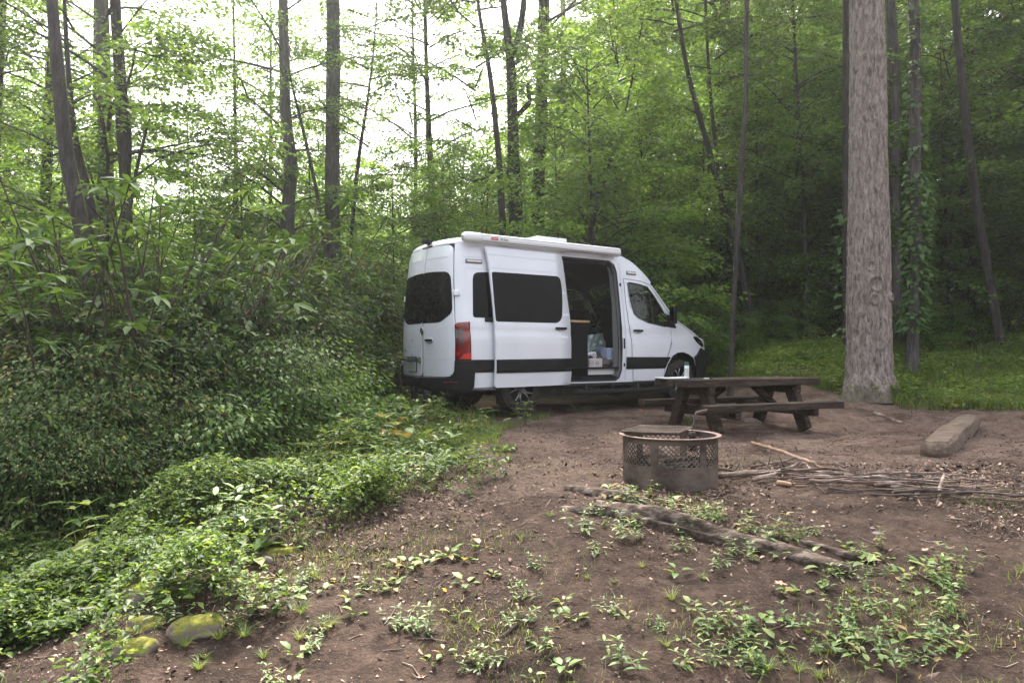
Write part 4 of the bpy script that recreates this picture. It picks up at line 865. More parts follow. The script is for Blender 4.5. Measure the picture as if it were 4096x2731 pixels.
for i,(ps,r,lb) in enumerate([([(1380,2115),(1450,2085),(1520,2040)],.012,'straight brown stick at the foot of the leafy bank'),
([(1165,2015),(1190,2060),(1200,2110),(1225,2135)],.016,'pale crooked branch piece sticking out of the leafy bank'),
([(3315,1770),(3420,1755),(3520,1738)],.008,'faint pale stick lying flat beyond the firewood pile'),
([(1545,2170),(1620,2150),(1660,2165)],.010,'dark stub of wood on the upper dirt slope'),
([(1940,2135),(2000,2120)],.016,'short black charred piece on the bare dirt'),
([(2880,2280),(2950,2315),(3060,2310),(3110,2270)],.006,'thin curved twig in front of the rotten timber'),
([(3720,2720),(3800,2695),(3870,2660)],.022,'thick pale stick cut off by the bottom right corner'),
([(1900,2600),(2060,2560)],.004,'fine straight twig across the bare dirt in the foreground'),
([(1430,2700),(1520,2725)],.008,'reddish bent twig near the bottom edge'),
([(2000,2560),(2060,2510),(2090,2500)],.012,'dark sooty stick end left of the bushy seedling'),
([(3500,1655),(3600,1690),(3640,1700)],.035,'bulging surface root at the foot of the great tree'),
([(2480,2600),(2560,2520),(2600,2500)],.004,'fine curved twig arching through weeds in the foreground')]):
    stick([GP(a,b,.006) for a,b in ps],r,lb,'stick' if i%2==0 else 'twig',None,300+i,'root' if 'root' in lb else 'stick','root' if 'root' in lb else 'stick')

# ================================================================ VEGETATION
def unit(a): return a/np.maximum(np.linalg.norm(a,axis=-1,keepdims=True),1e-9)
class Leaves:
    def __init__(s): s.V=[];s.T=[];s.Q=[];s.n=0
    def kite(s,P,D,Nn,Ln,Wd,fold=.25,droop=.12):
        P=np.asarray(P,float);D=unit(np.asarray(D,float)); S=unit(np.cross(D,Nn)); U=np.cross(S,D); Ln=np.broadcast_to(Ln,len(P))[:,None];Wd=np.broadcast_to(Wd,len(P))[:,None]
        V=np.stack([P,P+D*Ln*.45-S*Wd*.5+U*Wd*fold,P+D*Ln-U*Ln*droop,P+D*Ln*.45+S*Wd*.5+U*Wd*fold],1).reshape(-1,3)
        i=s.n+4*np.arange(len(P)); s.T.append(np.stack([i,i+2,i+1],1)); s.T.append(np.stack([i,i+3,i+2],1)); s.V.append(V); s.n+=len(V)
    def oval(s,P,D,Nn,Ln,Wd,fold=.18,droop=.25,b=.5):
        P=np.asarray(P,float);D=unit(np.asarray(D,float)); S=unit(np.cross(D,Nn)); U=np.cross(S,D); Ln=np.broadcast_to(Ln,len(P))[:,None];Wd=np.broadcast_to(Wd,len(P))[:,None]
        def q(t,w_,z): return P+D*Ln*t+S*Wd*w_+U*(Wd*z-Ln*droop*t*t)
        V=np.stack([q(0,0,0),q(.33,0,0),q(.7,0,0),q(1,0,0),q(.24,-.42,fold),q(.62,-b*.86,fold),q(.24,.42,fold),q(.62,b*.86,fold)],1).reshape(-1,3)
        i=s.n+8*np.arange(len(P)); s.T+= [np.stack([i,i+1,i+4],1),np.stack([i+2,i+3,i+5],1),np.stack([i,i+6,i+1],1),np.stack([i+2,i+7,i+3],1)]
        s.Q+= [np.stack([i+1,i+2,i+5,i+4],1),np.stack([i+1,i+6,i+7,i+2],1)]; s.V.append(V); s.n+=len(V)
    def blade(s,P,D,Ln,Wd,bend):
        P=np.asarray(P,float); D=unit(D); H=unit(D*[1,1,0]+1e-6); S=np.stack([-H[:,1],H[:,0],0*H[:,0]],1); Ln=Ln[:,None];Wd=Wd[:,None];bend=bend[:,None]; Z=np.array([0,0,1.])
        a=P+D*Ln*.5; c=P+D*Ln*.9+H*Ln*bend-Z*Ln*bend*.5
        V=np.stack([P-S*Wd*.5,P+S*Wd*.5,a+S*Wd*.4,a-S*Wd*.4,c],1).reshape(-1,3); i=s.n+5*np.arange(len(P))
        s.Q.append(np.stack([i,i+1,i+2,i+3],1)); s.T.append(np.stack([i+3,i+2,i+4],1)); s.V.append(V); s.n+=len(V)
    def tubes(s,segs,n=4):
        """segs: list of (p0,p1,r0,r1) arrays"""
        if not len(segs): return
        A=np.array([q[0] for q in segs]);B=np.array([q[1] for q in segs]);r0=np.array([q[2] for q in segs])[:,None];r1=np.array([q[3] for q in segs])[:,None]
        D=unit(B-A); up=np.where(np.abs(D[:,2:3])<.9,np.array([[0,0,1.]]),np.array([[1.,0,0]])); a=unit(np.cross(D,up)); b=np.cross(a,D); L_=[]
        for k in range(n): c,q=math.cos(2*PI*k/n),math.sin(2*PI*k/n); L_.append(A+(a*c+b*q)*r0)
        for k in range(n): c,q=math.cos(2*PI*k/n),math.sin(2*PI*k/n); L_.append(B+(a*c+b*q)*r1)
        V=np.stack(L_,1).reshape(-1,3); i=s.n+2*n*np.arange(len(A))
        for k in range(n): s.Q.append(np.stack([i+k,i+(k+1)%n,i+n+(k+1)%n,i+n+k],1))
        s.V.append(V); s.n+=len(V)
    def mesh(s,name,mt):
        F=[]
        if s.T: F.append(np.concatenate(s.T))
        if s.Q: F.append(np.concatenate(s.Q))
        return npmesh(name,np.concatenate(s.V),F,mt)
def rnorm(rg,n,base,j): return unit(np.asarray(base,float)+rg.normal(0,j,(n,3)))
def crown_mesh(seed,z0,z1,Rmax,nb,sprays,per,ll,name,mt,shape='dome',sparse=0.):
    """leafy limbs with flat layered sprays; returns (leaves mesh, limbs mesh)"""
    rg=np.random.default_rng(seed); lv=Leaves(); segs=[]
    for b in range(nb):
        f=(b+rg.random())/nb; z=z0+(z1-z0)*f; az=rg.uniform(0,2*PI)
        prof={'dome':math.sin(min(1,.25+f*.9)*PI)**.6,'col':1-.35*f,'low':1-.6*f}[shape]
        Lb=Rmax*max(.25,prof)*rg.uniform(.6,1.1); rise=rg.uniform(.2,.8) if f<.8 else rg.uniform(.5,1.3)
        d=np.array([math.cos(az),math.sin(az),0.]); side=np.array([-d[1],d[0],0]); k=max(3,int(Lb/.5)); P=[np.array([0,0,z])]
        for i in range(k): P.append(P[-1]+(d+side*rg.normal(0,.18)+np.array([0,0,rise*(1-1.3*i/k)]))*Lb/k)
        r=.008*Lb+.005
        for i in range(k): segs.append((P[i],P[i+1],r*(1-i/k)+.004,r*(1-(i+1)/k)+.003))
        ns=max(2,int(sprays*Lb/Rmax))
        for q in range(ns):
            if rg.random()<sparse: continue
            t=rg.uniform(.22,1.0); ii=min(int(t*k),k-1); o=P[ii]+(P[ii+1]-P[ii])*(t*k-ii); sg=rg.choice([-1,1])
            sd=unit(d*rg.uniform(.3,1)+side*sg*rg.uniform(.3,1.1)+np.array([0,0,rg.normal(.02,.18)])); sl=rg.uniform(.5,1.1)*min(1.2,.35*Rmax+.3)
            segs.append((o,o+sd*sl*.8,.006,.002)); n=int(per*rg.uniform(.6,1.3)); u=rg.random(n)**.8; sw=np.cross(sd,[0,0,1.]); sw=sw/np.linalg.norm(sw)
            lat=rg.normal(0,.22,n)*sl*(1.1-u*.6); P0=o+np.outer(u*sl,sd)+np.outer(lat,sw)+np.stack([0*u,0*u,rg.normal(0,.05,n)-.10*sl*u**2-.12*np.abs(lat)],1)
            D=unit(sd*.6+np.outer(np.sign(lat),sw)*.7+rg.normal(0,.35,(n,3))*[1,1,.5]+[0,0,-.18]); lv.kite(P0,D,rnorm(rg,n,(0,-.0,1),.6),ll*rg.uniform(.7,1.25,n),ll*.62*rg.uniform(.7,1.2,n))
    lb=Leaves(); lb.tubes(segs,4)
    return lv.mesh(name,mt),lb.mesh(name+'_limbs',M_['bark_dark'])
LC,LU=M_['leaf_canopy'],M_['leaf_under']
CANOPY=[crown_mesh(10+i,4.5,17,4.2,46,13,60,.125,'crown',LC,'dome',.1) for i in range(4)]
SPARSE=[crown_mesh(30+i,3,15,3.4,38,10,48,.11,'crown',LC,'dome',.16) for i in range(3)]
UNDER=[crown_mesh(50+i,.7,6.6,2.4,38,11,50,.10,'crown',LU,'low',.05) for i in range(4)]
LOWB=[crown_mesh(70+i,.15,2.3,1.25,22,8,30,.09,'foliage',LU,'low',0) for i in range(3)]
def trunk_mesh(pts,rad,mt,seed=0,n=14,ns=.06,base=True):
    """pts world list low->high relative to the base"""
    pts=[np.array(p,float) for p in pts]; seg=[np.linalg.norm(b-a) for a,b in zip(pts[:-1],pts[1:])]; m=max(8,int(sum(seg)/.35)); S_=np.concatenate([[0],np.cumsum(seg)]); T=np.linspace(0,S_[-1],m)
    C_=np.stack([np.interp(T,S_,[p[i] for p in pts]) for i in range(3)],1); rr=np.interp(T,S_,rad)
    for _ in range(2): C_[1:-1]=(C_[:-2]+2*C_[1:-1]+C_[2:])/4
    if base: rr=rr*(1+.55*np.exp(-T/.28))
    a=np.arange(n)*2*PI/n; V=[]
    for i in range(m):
        f=1+ns*fbm(np.cos(a)*1.3+seed*3.3,np.sin(a)*1.3,T[i]*.8+seed,3)
        V.append(np.stack([C_[i,0]+np.cos(a)*rr[i]*f,C_[i,1]+np.sin(a)*rr[i]*f,np.full(n,C_[i,2])],1))
    idx=np.arange(m*n).reshape(m,n); F=np.stack([idx[:-1],np.roll(idx[:-1],-1,1),np.roll(idx[1:],-1,1),idx[1:]],-1).reshape(-1,4)
    return npmesh('trunk',np.concatenate(V),F,mt,smooth=True)
def tree(name,label,base,pts,rad,mt,crown=None,cz=0,cs=1.,group=None,cat='tree',seed=0,n=14):
    t=thing(name,label,cat,base,0,group); b=np.array(base); link('trunk',trunk_mesh([np.array(p)-b for p in pts],rad,mt,seed,n),t)
    if crown:
        top=np.array(pts[-1])-b
        for nm,me in zip(('crown','limbs'),crown):
            o=link(nm,me,t); o.location=(top[0]*.7,top[1]*.7,cz); o.rotation_euler=(0,0,seed*1.7); o.scale=(cs,)*3
    return t
K=1.7415
def ptree(label,depth,px,mt,crown=None,cz=0,cs=1.,top=19,seed=0,n=14,name='tree',bend=None):
    """px: [(x,y,width)] in 2352-wide picture units, low to high, all at one depth"""
    W_=[];rad=[]
    for x,y,w_ in px: W_.append(at(x*K,y*K,depth)); rad.append(w_*K/FPX*depth/2)
    p0=W_[0]; g0=gz(p0[0],p0[1]); d=(W_[1]-W_[0])/max(1e-6,(W_[1]-W_[0])[2])
    if p0[2]>g0: W_=[p0+d*(g0-.15-p0[2])]+W_; rad=[rad[0]*1.12]+rad
    pl=W_[-1]; d=(W_[-1]-W_[-2]); d=d/max(1e-6,d[2]); d=np.clip(d,-.3,1)*[.6,.6,1]
    if pl[2]<top: W_.append(pl+d*(top-pl[2])); rad.append(rad[-1]*.45)
    return tree(name,label,tuple(W_[0]),W_,rad,mt,crown,cz,cs,seed=seed,n=n)
BD,BG=M_['bark_dark'],M_['bark_grey']
ptree('dark mossy trunk leaning left at the far left edge of the woods',11.0,[(200,590,34),(178,480,34),(155,380,33),(145,300,30),(132,150,28),(120,20,24)],BD,None,0,1,11,1)
ptree('slender dark tree just right of the mossy leaning trunk at left',13,[(222,560,17),(212,480,20),(195,410,18),(170,330,15),(160,200,12),(150,60,9)],BD,SPARSE[1],3,.7,12,2)
ptree('tall hazy grey trunk between the leaning trunks at far left',17,[(250,580,36),(246,450,33),(242,300,31),(238,150,30),(234,0,28)],BG,SPARSE[0],0,1.1,20,3)
ptree('tall dark trunk with a swollen bump, behind the tallest rhododendron',14,[(296,600,24),(288,430,24),(283,360,26),(294,318,34),(280,285,30),(277,200,27),(268,60,24),(264,0,23)],BD,SPARSE[2],0,1.0,16,4)
ptree('thin leafless dead stem leaning right beside the bumpy dark trunk',13,[(300,470,9),(310,400,9),(322,350,8),(335,300,6),(345,268,3)],BD,None,0,1,3.2,5,8)
ptree('tall trunk with an S shaped swelling above the leafy thicket',19,[(662,560,34),(658,480,30),(668,420,27),(671,370,34),(664,340,28),(655,250,25),(652,120,23),(650,0,21)],BG,SPARSE[0],0,1.1,21,6)
ptree('straight tall grey trunk, widest one left of the van',20,[(765,560,36),(763,480,34),(764,300,33),(765,150,32),(765,0,31)],BG,CANOPY[0],8,1.0,22,7)
ptree('thin stem leaning left between the swollen and the straight trunk',18,[(745,560,8),(728,440,8),(706,340,8),(690,270,7),(672,210,6),(662,150,5)],BD,None,0,1,10,8,8)
ptree('thin leaning stem right of the straight grey trunk, left of the van',20,[(806,560,9),(812,470,9),(824,360,9),(838,270,7),(850,190,5),(858,120,4)],BD,SPARSE[1],2,.8,12,9,8)
ptree('slim dark stem half hidden in leaves left of the swollen trunk',22,[(622,600,9),(621,430,9),(622,250,7),(622,120,5)],BD,SPARSE[2],2,.9,14,10,8)
ptree('crooked dark stem low in the left background by the bright gap',21,[(548,610,14),(545,520,13),(540,450,12),(543,400,11),(541,330,8)],BD,SPARSE[0],0,.8,12,11,8)
ptree('short leaning trunk directly behind the rear of the van roof',22,[(1008,600,20),(1002,540,19),(996,470,17),(990,400,15),(985,300,13),(980,180,10)],BD,SPARSE[2],2,1,18,12)
ptree('thin dark stem behind the left end of the van roof',24,[(955,600,11),(954,500,10),(955,380,9),(954,260,8),(950,150,6)],BD,SPARSE[1],2,1,15,13,8)
t_=ptree('thick forked trunk with a hooked side limb behind the van roof',18,[(1188,640,34),(1186,540,34),(1184,450,32),(1180,400,30),(1178,300,25),(1176,220,23),(1174,130,22),(1162,60,17),(1155,0,15)],BD,CANOPY[1],8,.9,16,14)
def limb(t,name,depth,px,mt=BD):
    b=np.array(t.location); pts=[at(x*K,y*K,depth) for x,y,w_ in px]; lv=Leaves(); segs=[(pts[i]-b,pts[i+1]-b,px[i][2]*K/FPX*depth/2,px[i+1][2]*K/FPX*depth/2) for i in range(len(pts)-1)]; lv.tubes(segs,8); link(name,lv.mesh(name,mt),t)
limb(t_,'hooked_limb',17.8,[(1184,270,11),(1205,248,12),(1217,235,11),(1214,212,9),(1211,196,8),(1218,189,6)])
limb(t_,'fork_limb',17.8,[(1176,130,16),(1190,95,16),(1196,60,15),(1202,20,14),(1206,-40,12)])
limb(t_,'drooping_limb',17.8,[(1178,415,8),(1160,385,9),(1140,390,9),(1105,412,9),(1085,415,7),(1060,408,4)])
ptree('slender companion stem just left of the forked trunk',17.5,[(1157,600,16),(1154,500,16),(1148,380,14),(1140,300,13),(1132,220,12),(1122,140,11),(1110,90,9)],BD,SPARSE[0],4,.8,12,15)
ptree('thick straight trunk just right of the forked trunk',20,[(1232,620,32),(1234,540,32),(1238,400,30),(1243,250,28),(1247,100,26),(1250,0,25)],BD,CANOPY[2],3,1,20,16)
ptree('leaning dark stem curving right above the van doorway',17,[(1345,580,13),(1362,500,12),(1385,430,10),(1405,360,9),(1425,300,7),(1440,250,5)],BD,UNDER[1],2,1,9,17,8)
ptree('slim tall grey green tree in front of the dark woods right of the van',13.5,[(1680,828,12),(1684,720,11),(1690,600,11),(1698,480,12),(1706,330,11),(1716,200,10),(1712,100,11),(1717,0,10)],BD,SPARSE[1],5.5,.75,13,18)
ptree('dark leaning trunk crossing behind the slim tree right of the van',18,[(1745,800,16),(1728,720,16),(1700,620,16),(1690,560,15),(1650,430,14),(1625,330,13),(1600,250,12),(1575,150,10)],BD,CANOPY[3],4,.8,16,19)
ptree('thin dark stem parallel to the dark leaning trunk',19,[(1700,700,8),(1672,560,9),(1655,470,9),(1645,350,9),(1632,230,8),(1625,120,7)],BD,SPARSE[0],4,.8,14,20,8)
ptree('dark upright stem in deep shade left of the great trunk',18,[(1855,800,12),(1850,680,11),(1848,560,10),(1845,400,9),(1835,280,8)],BD,UNDER[0],2,1.1,12,21,8)
ptree('dark narrow trunk hidden behind the left edge of the great trunk',15.5,[(1949,830,24),(1947,600,22),(1946,400,20),(1945,200,18),(1944,0,17)],BD,None,0,1,15,22)
ptree('grey trunk seen between the great trunk and the vine covered tree',17,[(2058,800,24),(2056,500,22),(2054,250,22),(2052,120,24),(2044,0,20)],BG,CANOPY[1],5,.8,15,23)
tv=ptree('slender tree wrapped in green climbing vine right of the great trunk',14.2,[(2095,830,26),(2096,740,24),(2106,640,24),(2104,500,25),(2100,400,25),(2104,250,25),(2102,100,24),(2098,0,24)],BG,SPARSE[2],6,.7,14,24)
ptree('dark trunk at the upper right edge beyond the vine covered tree',16,[(2300,800,20),(2258,560,19),(2224,340,18),(2206,150,17),(2192,0,15)],BD,CANOPY[0],5,.8,15,25)
# ---- the great trunk in front, modelled with ridged bark and scars
def great_tree():
    dep=13.0; rows=[(2,1932,2062,893),(3,1940,2052,860),(4,1941,2050,800),(5,1942,2048,700),(6,1944,2046,600),(7,1946,2044,500),(8,1948,2040,400),(9,1950,2038,250),(10,1951,2034,120),(11,1950,2029,0)]
    Z=[];C=[];Rr=[]
    for _,l,r,y in rows:
        a,b=at(l*K,y*K,dep),at(r*K,y*K,dep); C.append((a+b)/2); Rr.append((b[0]-a[0])/2); Z.append(a[2])
    C=np.array(C); Z=np.array(Z); zb=gz(C[0][0],dep)-.12; base=np.array([C[0][0],dep,zb])
    zz=np.concatenate([np.linspace(zb,Z[-1]+1,760),np.linspace(Z[-1]+1.2,17,40)]); n=300; a=np.arange(n)*2*PI/n
    cx=np.interp(zz,Z,C[:,0]); rr=np.interp(zz,Z,Rr)*np.where(zz>Z[-1],1-.03*(zz-Z[-1]),1)*.87; rr=rr*(1+.26*np.exp(-(zz-zb)/.22))
    A,ZZ=np.meshgrid(a,zz); RR=rr[:,None]*np.ones_like(A)
    # root flare lobes
    RR=RR*(1+.30*np.exp(-(ZZ-zb)/.24)*(np.cos(A*5+1.2)*.6+.5*fbm(np.cos(A)*2,np.sin(A)*2,2,2)))
    # furrowed bark: vertical ridges that wander and break
    wob=.35*fbm(np.cos(A)*1.2,np.sin(A)*1.2,ZZ*1.1,3); rd=1-np.abs(vnoise(np.cos(A)*15+wob*5,np.sin(A)*15,ZZ*1.5+7))*2
    rd2=1-np.abs(vnoise(np.cos(A)*26+wob*7,np.sin(A)*26,ZZ*4+3))*2
    low=np.clip((2.0-(ZZ-zb))/1.0,0,1); plate=fbm(np.cos(A)*9,np.sin(A)*9,ZZ*9,3)
    RR=RR+(.009*rd+.006*rd2)*(1-.5*low)+.012*plate*low+.008*fbm(np.cos(A)*3,np.sin(A)*3,ZZ*2,3)
    # scars: raised collars round old branch wounds, seen from the clearing
    for px,py,s,dp in((1990,655,.16,.03),(1978,615,.10,.02),(2033,685,.085,.045),(1985,690,.11,.02),(2008,590,.07,.015)):
        q=at(px*K,py*K,dep); ang=-math.acos(np.clip((q[0]-np.interp(q[2],Z,C[:,0]))/np.interp(q[2],Z,Rr),-1,1)); du=(np.angle(np.exp(1j*(A-ang))))*rr[:,None]; dv=(ZZ-q[2])*.8; D=np.sqrt(du**2+dv**2)
        RR=RR+dp*np.exp(-((D-s*.62)/(s*.16))**2)-dp*.9*np.exp(-(D/(s*.40))**2)
    V=np.stack([cx[:,None]+RR*np.cos(A)-base[0],RR*np.sin(A)+0*cx[:,None],ZZ-zb],-1).reshape(-1,3); m=len(zz); idx=np.arange(m*n).reshape(m,n)
    F=np.stack([idx[:-1],np.roll(idx[:-1],-1,1),np.roll(idx[1:],-1,1),idx[1:]],-1).reshape(-1,4)
    t=thing('great_tree','great pale furrowed tree trunk with knots and lichen standing at the clearing edge','tree',tuple(base))
    link('trunk',npmesh('trunk',V,F,M_['bark_big'],smooth=True),t)
    for nm,me in zip(('crown','limbs'),SPARSE[0]): o=link(nm,me,t); o.location=(0,0,6.5); o.scale=(1.1,)*3
great_tree()
# climbing vine leaves on two trunks
def vine(host,label,depth,xs,n,seed,name='climbing_vine'):
    rg=np.random.default_rng(seed); P=[];D=[]
    for k in range(n):
        y=rg.uniform(0,1)**.9; yy=xs[0][1]+(xs[-1][1]-xs[0][1])*y; x=np.interp(yy,[q[1] for q in xs][::-1] if xs[0][1]>xs[-1][1] else [q[1] for q in xs],[q[0] for q in xs][::-1] if xs[0][1]>xs[-1][1] else [q[0] for q in xs]); w_=xs[0][2]
        a=rg.uniform(PI,2*PI); r=w_*K/FPX*depth/2+rg.uniform(.0,.10); c=at(x*K,yy*K,depth); P.append(c+np.array([math.cos(a)*r,math.sin(a)*r,0])); D.append([math.cos(a)+rg.normal(0,.5),math.sin(a)*.6,-.35+rg.normal(0,.3)])
    lv=Leaves(); P=np.array(P); n=len(P); lv.oval(P,np.array(D),rnorm(rg,n,(0,-.25,1),.35),.13*rg.uniform(.6,1.25,n),.10*rg.uniform(.6,1.2,n))
    o=link(name,lv.mesh(name,M_['leaf_ivy'])); tag(o,label,'vine')
vine(None,'green vine leaves climbing the slender tree right of the great trunk',14.2,[(2095,760,36),(2100,560,34),(2112,520,30),(2104,400,30)],420,5)
vine(None,'sparser upper vine leaves on the slender vine wrapped tree',14.2,[(2104,400,26),(2102,250,26),(2100,0,26)],150,6)
vine(None,'vine leaves hanging at the left edge of the great trunk',14.6,[(1938,780,22),(1938,600,20),(1944,480,18)],90,7)

# ---- trees of the woods behind
GRP='trees of the woods beyond the clearing'
TR=[trunk_mesh([(0,0,-.3),(.1*i,0,5),(.15*i-.1,.2,12),(.2*i,.1,20)],[.17,.14,.10,.03],(BD,BG)[i%2],40+i,9) for i in range(3)]
TS=[trunk_mesh([(0,0,-.3),(.15*i-.1,.05,2),(.2*i,.2,6.4)],[.05,.04,.012],BD,50+i,7) for i in range(2)]
def wood_tree(x,y,kind,s,rz,label,grp,name='forest_tree'):
    z=gz(x,y) if abs(x)<300 else 0; t=thing(name,label,'tree',(x,y,z-.05),rz,grp)
    cr,tr={'c':(CANOPY,TR),'s':(SPARSE,TR),'u':(UNDER,TS)}[kind]; i=random.randrange(len(cr)); t.scale=(s,)*3
    link('trunk',tr[random.randrange(len(tr))],t); 
    for nm,me in zip(('crown','limbs'),cr[i]): link(nm,me,t)
def gap(a): return 0.0 if (-12.5<a<-1.5 or -28<a<-20.5) else 1.0
def clear(x,y,m=1.0):
    # keep the clearing, the van and the view of the great trunk free
    if y<9.0 and x>-3.0: return True
    if -2.2<x<8.5 and y<15.5 and not(x>7.6 and y>14.6): return True
    if -3.6<x<1.2 and y<17: return True
    if 2<x<13 and y<18.2: return True
    return False
placed=[]
def scatter(n,kind,rmin,rmax,amin,amax,dens,smin,smax,label,grp,name='forest_tree',gap=1.2):
    c=0;tries=0
    while c<n and tries<n*60:
        tries+=1; a=R(random.uniform(amin,amax)); r=math.sqrt(random.uniform(rmin**2,rmax**2)); x,y=r*math.sin(a),r*math.cos(a)
        if clear(x,y) or random.random()>dens(math.degrees(a),r): continue
        if any((x-u)**2+(y-v)**2<gap**2 for u,v in placed): continue
        placed.append((x,y)); wood_tree(x,y,kind,random.uniform(smin,smax),random.uniform(0,6.3),label,grp,name); c+=1
dr=lambda a,r:1.0
scatter(17,'c',20,34,3,46,dr,.85,1.15,'tall leafy forest tree in the dense dark woods to the right','trees of the dense woods on the right')
scatter(24,'c',34,66,5,46,dr,.9,1.25,'tall leafy forest tree in the dense dark woods to the right','trees of the dense woods on the right')
scatter(46,'u',15.5,30,6,44,dr,.8,1.35,'leafy understorey tree filling the shade of the right hand woods','understorey trees on the right','understorey_tree',1.3)
scatter(20,'u',30,48,0,42,dr,1.1,1.7,'leafy understorey tree filling the shade of the right hand woods','understorey trees on the right','understorey_tree',1.3)
scatter(16,'u',17.5,28,-9,6,dr,.75,1.1,'leafy understorey tree behind the van and its roof','understorey trees behind the van','understorey_tree',1.4)
scatter(12,'c',32,60,-42,4,lambda a,r:gap(a),.7,1.0,'tall hazy leafy tree in the open woods to the left','tall trees of the open woods on the left')
scatter(12,'s',28,48,-40,-14,dr,.5,.7,'lacy sunlit tree in the open woods to the left','trees of the open woods on the left')
scatter(12,'s',28,52,-14,3,dr,.45,.6,'lacy sunlit tree in the open woods to the left','trees of the open woods on the left')
scatter(66,'u',20.5,38,-42,-2,dr,.75,1.25,'bright leafy young tree behind the thicket on the left','young trees behind the thicket','young_tree',1.3)
scatter(6,'s',15,26,-40,-17,lambda a,r:gap(a),.65,.9,'lacy sunlit tree in the open woods to the left','trees of the open woods on the left')
# ---- the thicket: rhododendrons and small leaved bushes
def rhodo(seed,H=2.1,Rr=1.15,nst=26):
    rg=np.random.default_rng(seed); lv=Leaves(); segs=[]; P=[];D=[];NN=[];LL=[];WW=[]
    for k in range(nst):
        az=rg.uniform(0,2*PI); tl=rg.uniform(.15,.75); h=H*rg.uniform(.35,1.0); p=np.array([math.cos(az)*.12,math.sin(az)*.12,0.]); d=np.array([math.cos(az)*tl,math.sin(az)*tl,1.]); n=6; pts=[p]
        for i in range(n): pts.append(pts[-1]+(d+rg.normal(0,.14,3))*h/n)
        for i in range(n): segs.append((pts[i],pts[i+1],.014*(1-i/n)+.004,.014*(1-(i+1)/n)+.004))
        tips=[pts[-1]]+[pts[int(rg.integers(2,n))]+np.array([math.cos(b),math.sin(b),rg.uniform(.1,.7)])*rg.uniform(.15,.45) for b in rg.uniform(0,2*PI,5)]
        for q,t in enumerate(tips):
            if q: segs.append((pts[3],t,.006,.004))
            m=int(rg.integers(7,12)); a=np.arange(m)*2*PI/m+rg.uniform(0,2); e=rg.normal(.12,.28,m); P.append(np.repeat(t[None],m,0)); D.append(np.stack([np.cos(a),np.sin(a),e],1)); NN.append(rnorm(rg,m,(0,0,1),.15)); LL.append(rg.uniform(.11,.19,m)); 
    P,D,NN,LL=map(np.concatenate,(P,D,NN,LL)); lv.oval(P,D,NN,LL,LL*.29,.10,.28); lb=Leaves(); lb.tubes(segs,5); return lv.mesh('foliage',M_['leaf_rhodo']),lb.mesh('stems',M_['twig'])
def bush(seed,H=1.3,Rr=1.0,nst=90,ll=.041,mt='leaf_bush',per=95):
    rg=np.random.default_rng(seed); lv=Leaves(); segs=[]; P=[];D=[];NN=[]
    for k in range(nst):
        az=rg.uniform(0,2*PI); h=H*rg.uniform(.3,1.05); out=Rr*rg.uniform(.1,1.0); n=8; T=np.linspace(0,1,n+1); pts=np.stack([np.cos(az)*(.1+out*T**1.3),np.sin(az)*(.1+out*T**1.3),h*(1-(1-T)**2)*(1-.22*T**3)],1)+rg.normal(0,.02,(n+1,3))
        for i in range(n): segs.append((pts[i],pts[i+1],.007*(1-i/n)+.0015,.007*(1-(i+1)/n)+.0015))
        m=per; u=rg.uniform(.2,1,m); ii=np.minimum((u*n).astype(int),n-1); c=pts[ii]+(pts[ii+1]-pts[ii])*((u*n-ii)[:,None]); off=rg.normal(0,.085,(m,3))*[1,1,.6]; P.append(c+off); D.append(unit(off*2+rg.normal(0,.35,(m,3))*[1,1,.4]+[0,0,-.25]+np.array([math.cos(az),math.sin(az),0])*.6)); NN.append(rnorm(rg,m,(0,0,1),.33))
    P,D,NN=map(np.concatenate,(P,D,NN)); n=len(P); l=ll*rg.uniform(.7,1.3,n); lv.oval(P,D,NN,l,l*.48,.15,.25); lb=Leaves(); lb.tubes(segs,4); return lv.mesh('foliage',M_[mt]),lb.mesh('stems',M_['twig'])
RH=[rhodo(1),rhodo(2,2.4),rhodo(3,1.8)]; BU=[bush(11,ll=.037,per=105),bush(12,1.0,1.1,mt='leaf_under'),bush(13,1.5,.9,ll=.056,per=60),bush(14,.7,.9,60,.045,mt='leaf_under')]
def shrub(name,label,cat,x,y,kind,s,rz=None,dz=0,grp=None):
    t=thing(name,label,cat,(x,y,gz(x,y)-.05+dz),random.uniform(0,6.3) if rz is None else rz,grp); t.scale=(s,)*3 if not hasattr(s,'__len__') else s
    for nm,me in zip(('foliage','stems'),kind): link(nm,me,t)
    return t
gR,gB='rhododendrons in the left thicket','small leaved bushes in the left thicket'
def sh_at(px,ypix_top,depth,kind,H,name,label,cat,grp):
    """place so that the shrub top reaches a picture height"""
    q=at(px,ypix_top,depth); z0=gz(q[0],q[1])-.05; return shrub(name,label,cat,q[0],q[1],kind,max(.45,(q[2]-z0)/H),grp=grp)
lR='tall dark rhododendron with long leaves in whorls in the left thicket'; lB='dense dark small leaved bush in the left thicket'
HR=[1.9,2.15,1.65]; HB=[1.2,.95,1.4,.68]
RS=[]
for px,yt,d,k in [(250,960,9,0),(420,880,9.5,1),(600,850,10.5,1),(560,1000,8.6,2),(760,930,11,0),(900,960,11.5,1),(1040,980,12,0),(330,1150,8,2),(130,1050,8.5,0),(0,900,9.5,1),(480,1200,7.8,0),(1120,1000,12.5,2),(700,1110,9.3,2),(-100,1000,8,2),(860,1080,10.6,0)]:
    RS.append((px,d,sh_at(px,yt,d,RH[k],HR[k],'rhododendron',lR,'rhododendron',gR)))
BS=[]
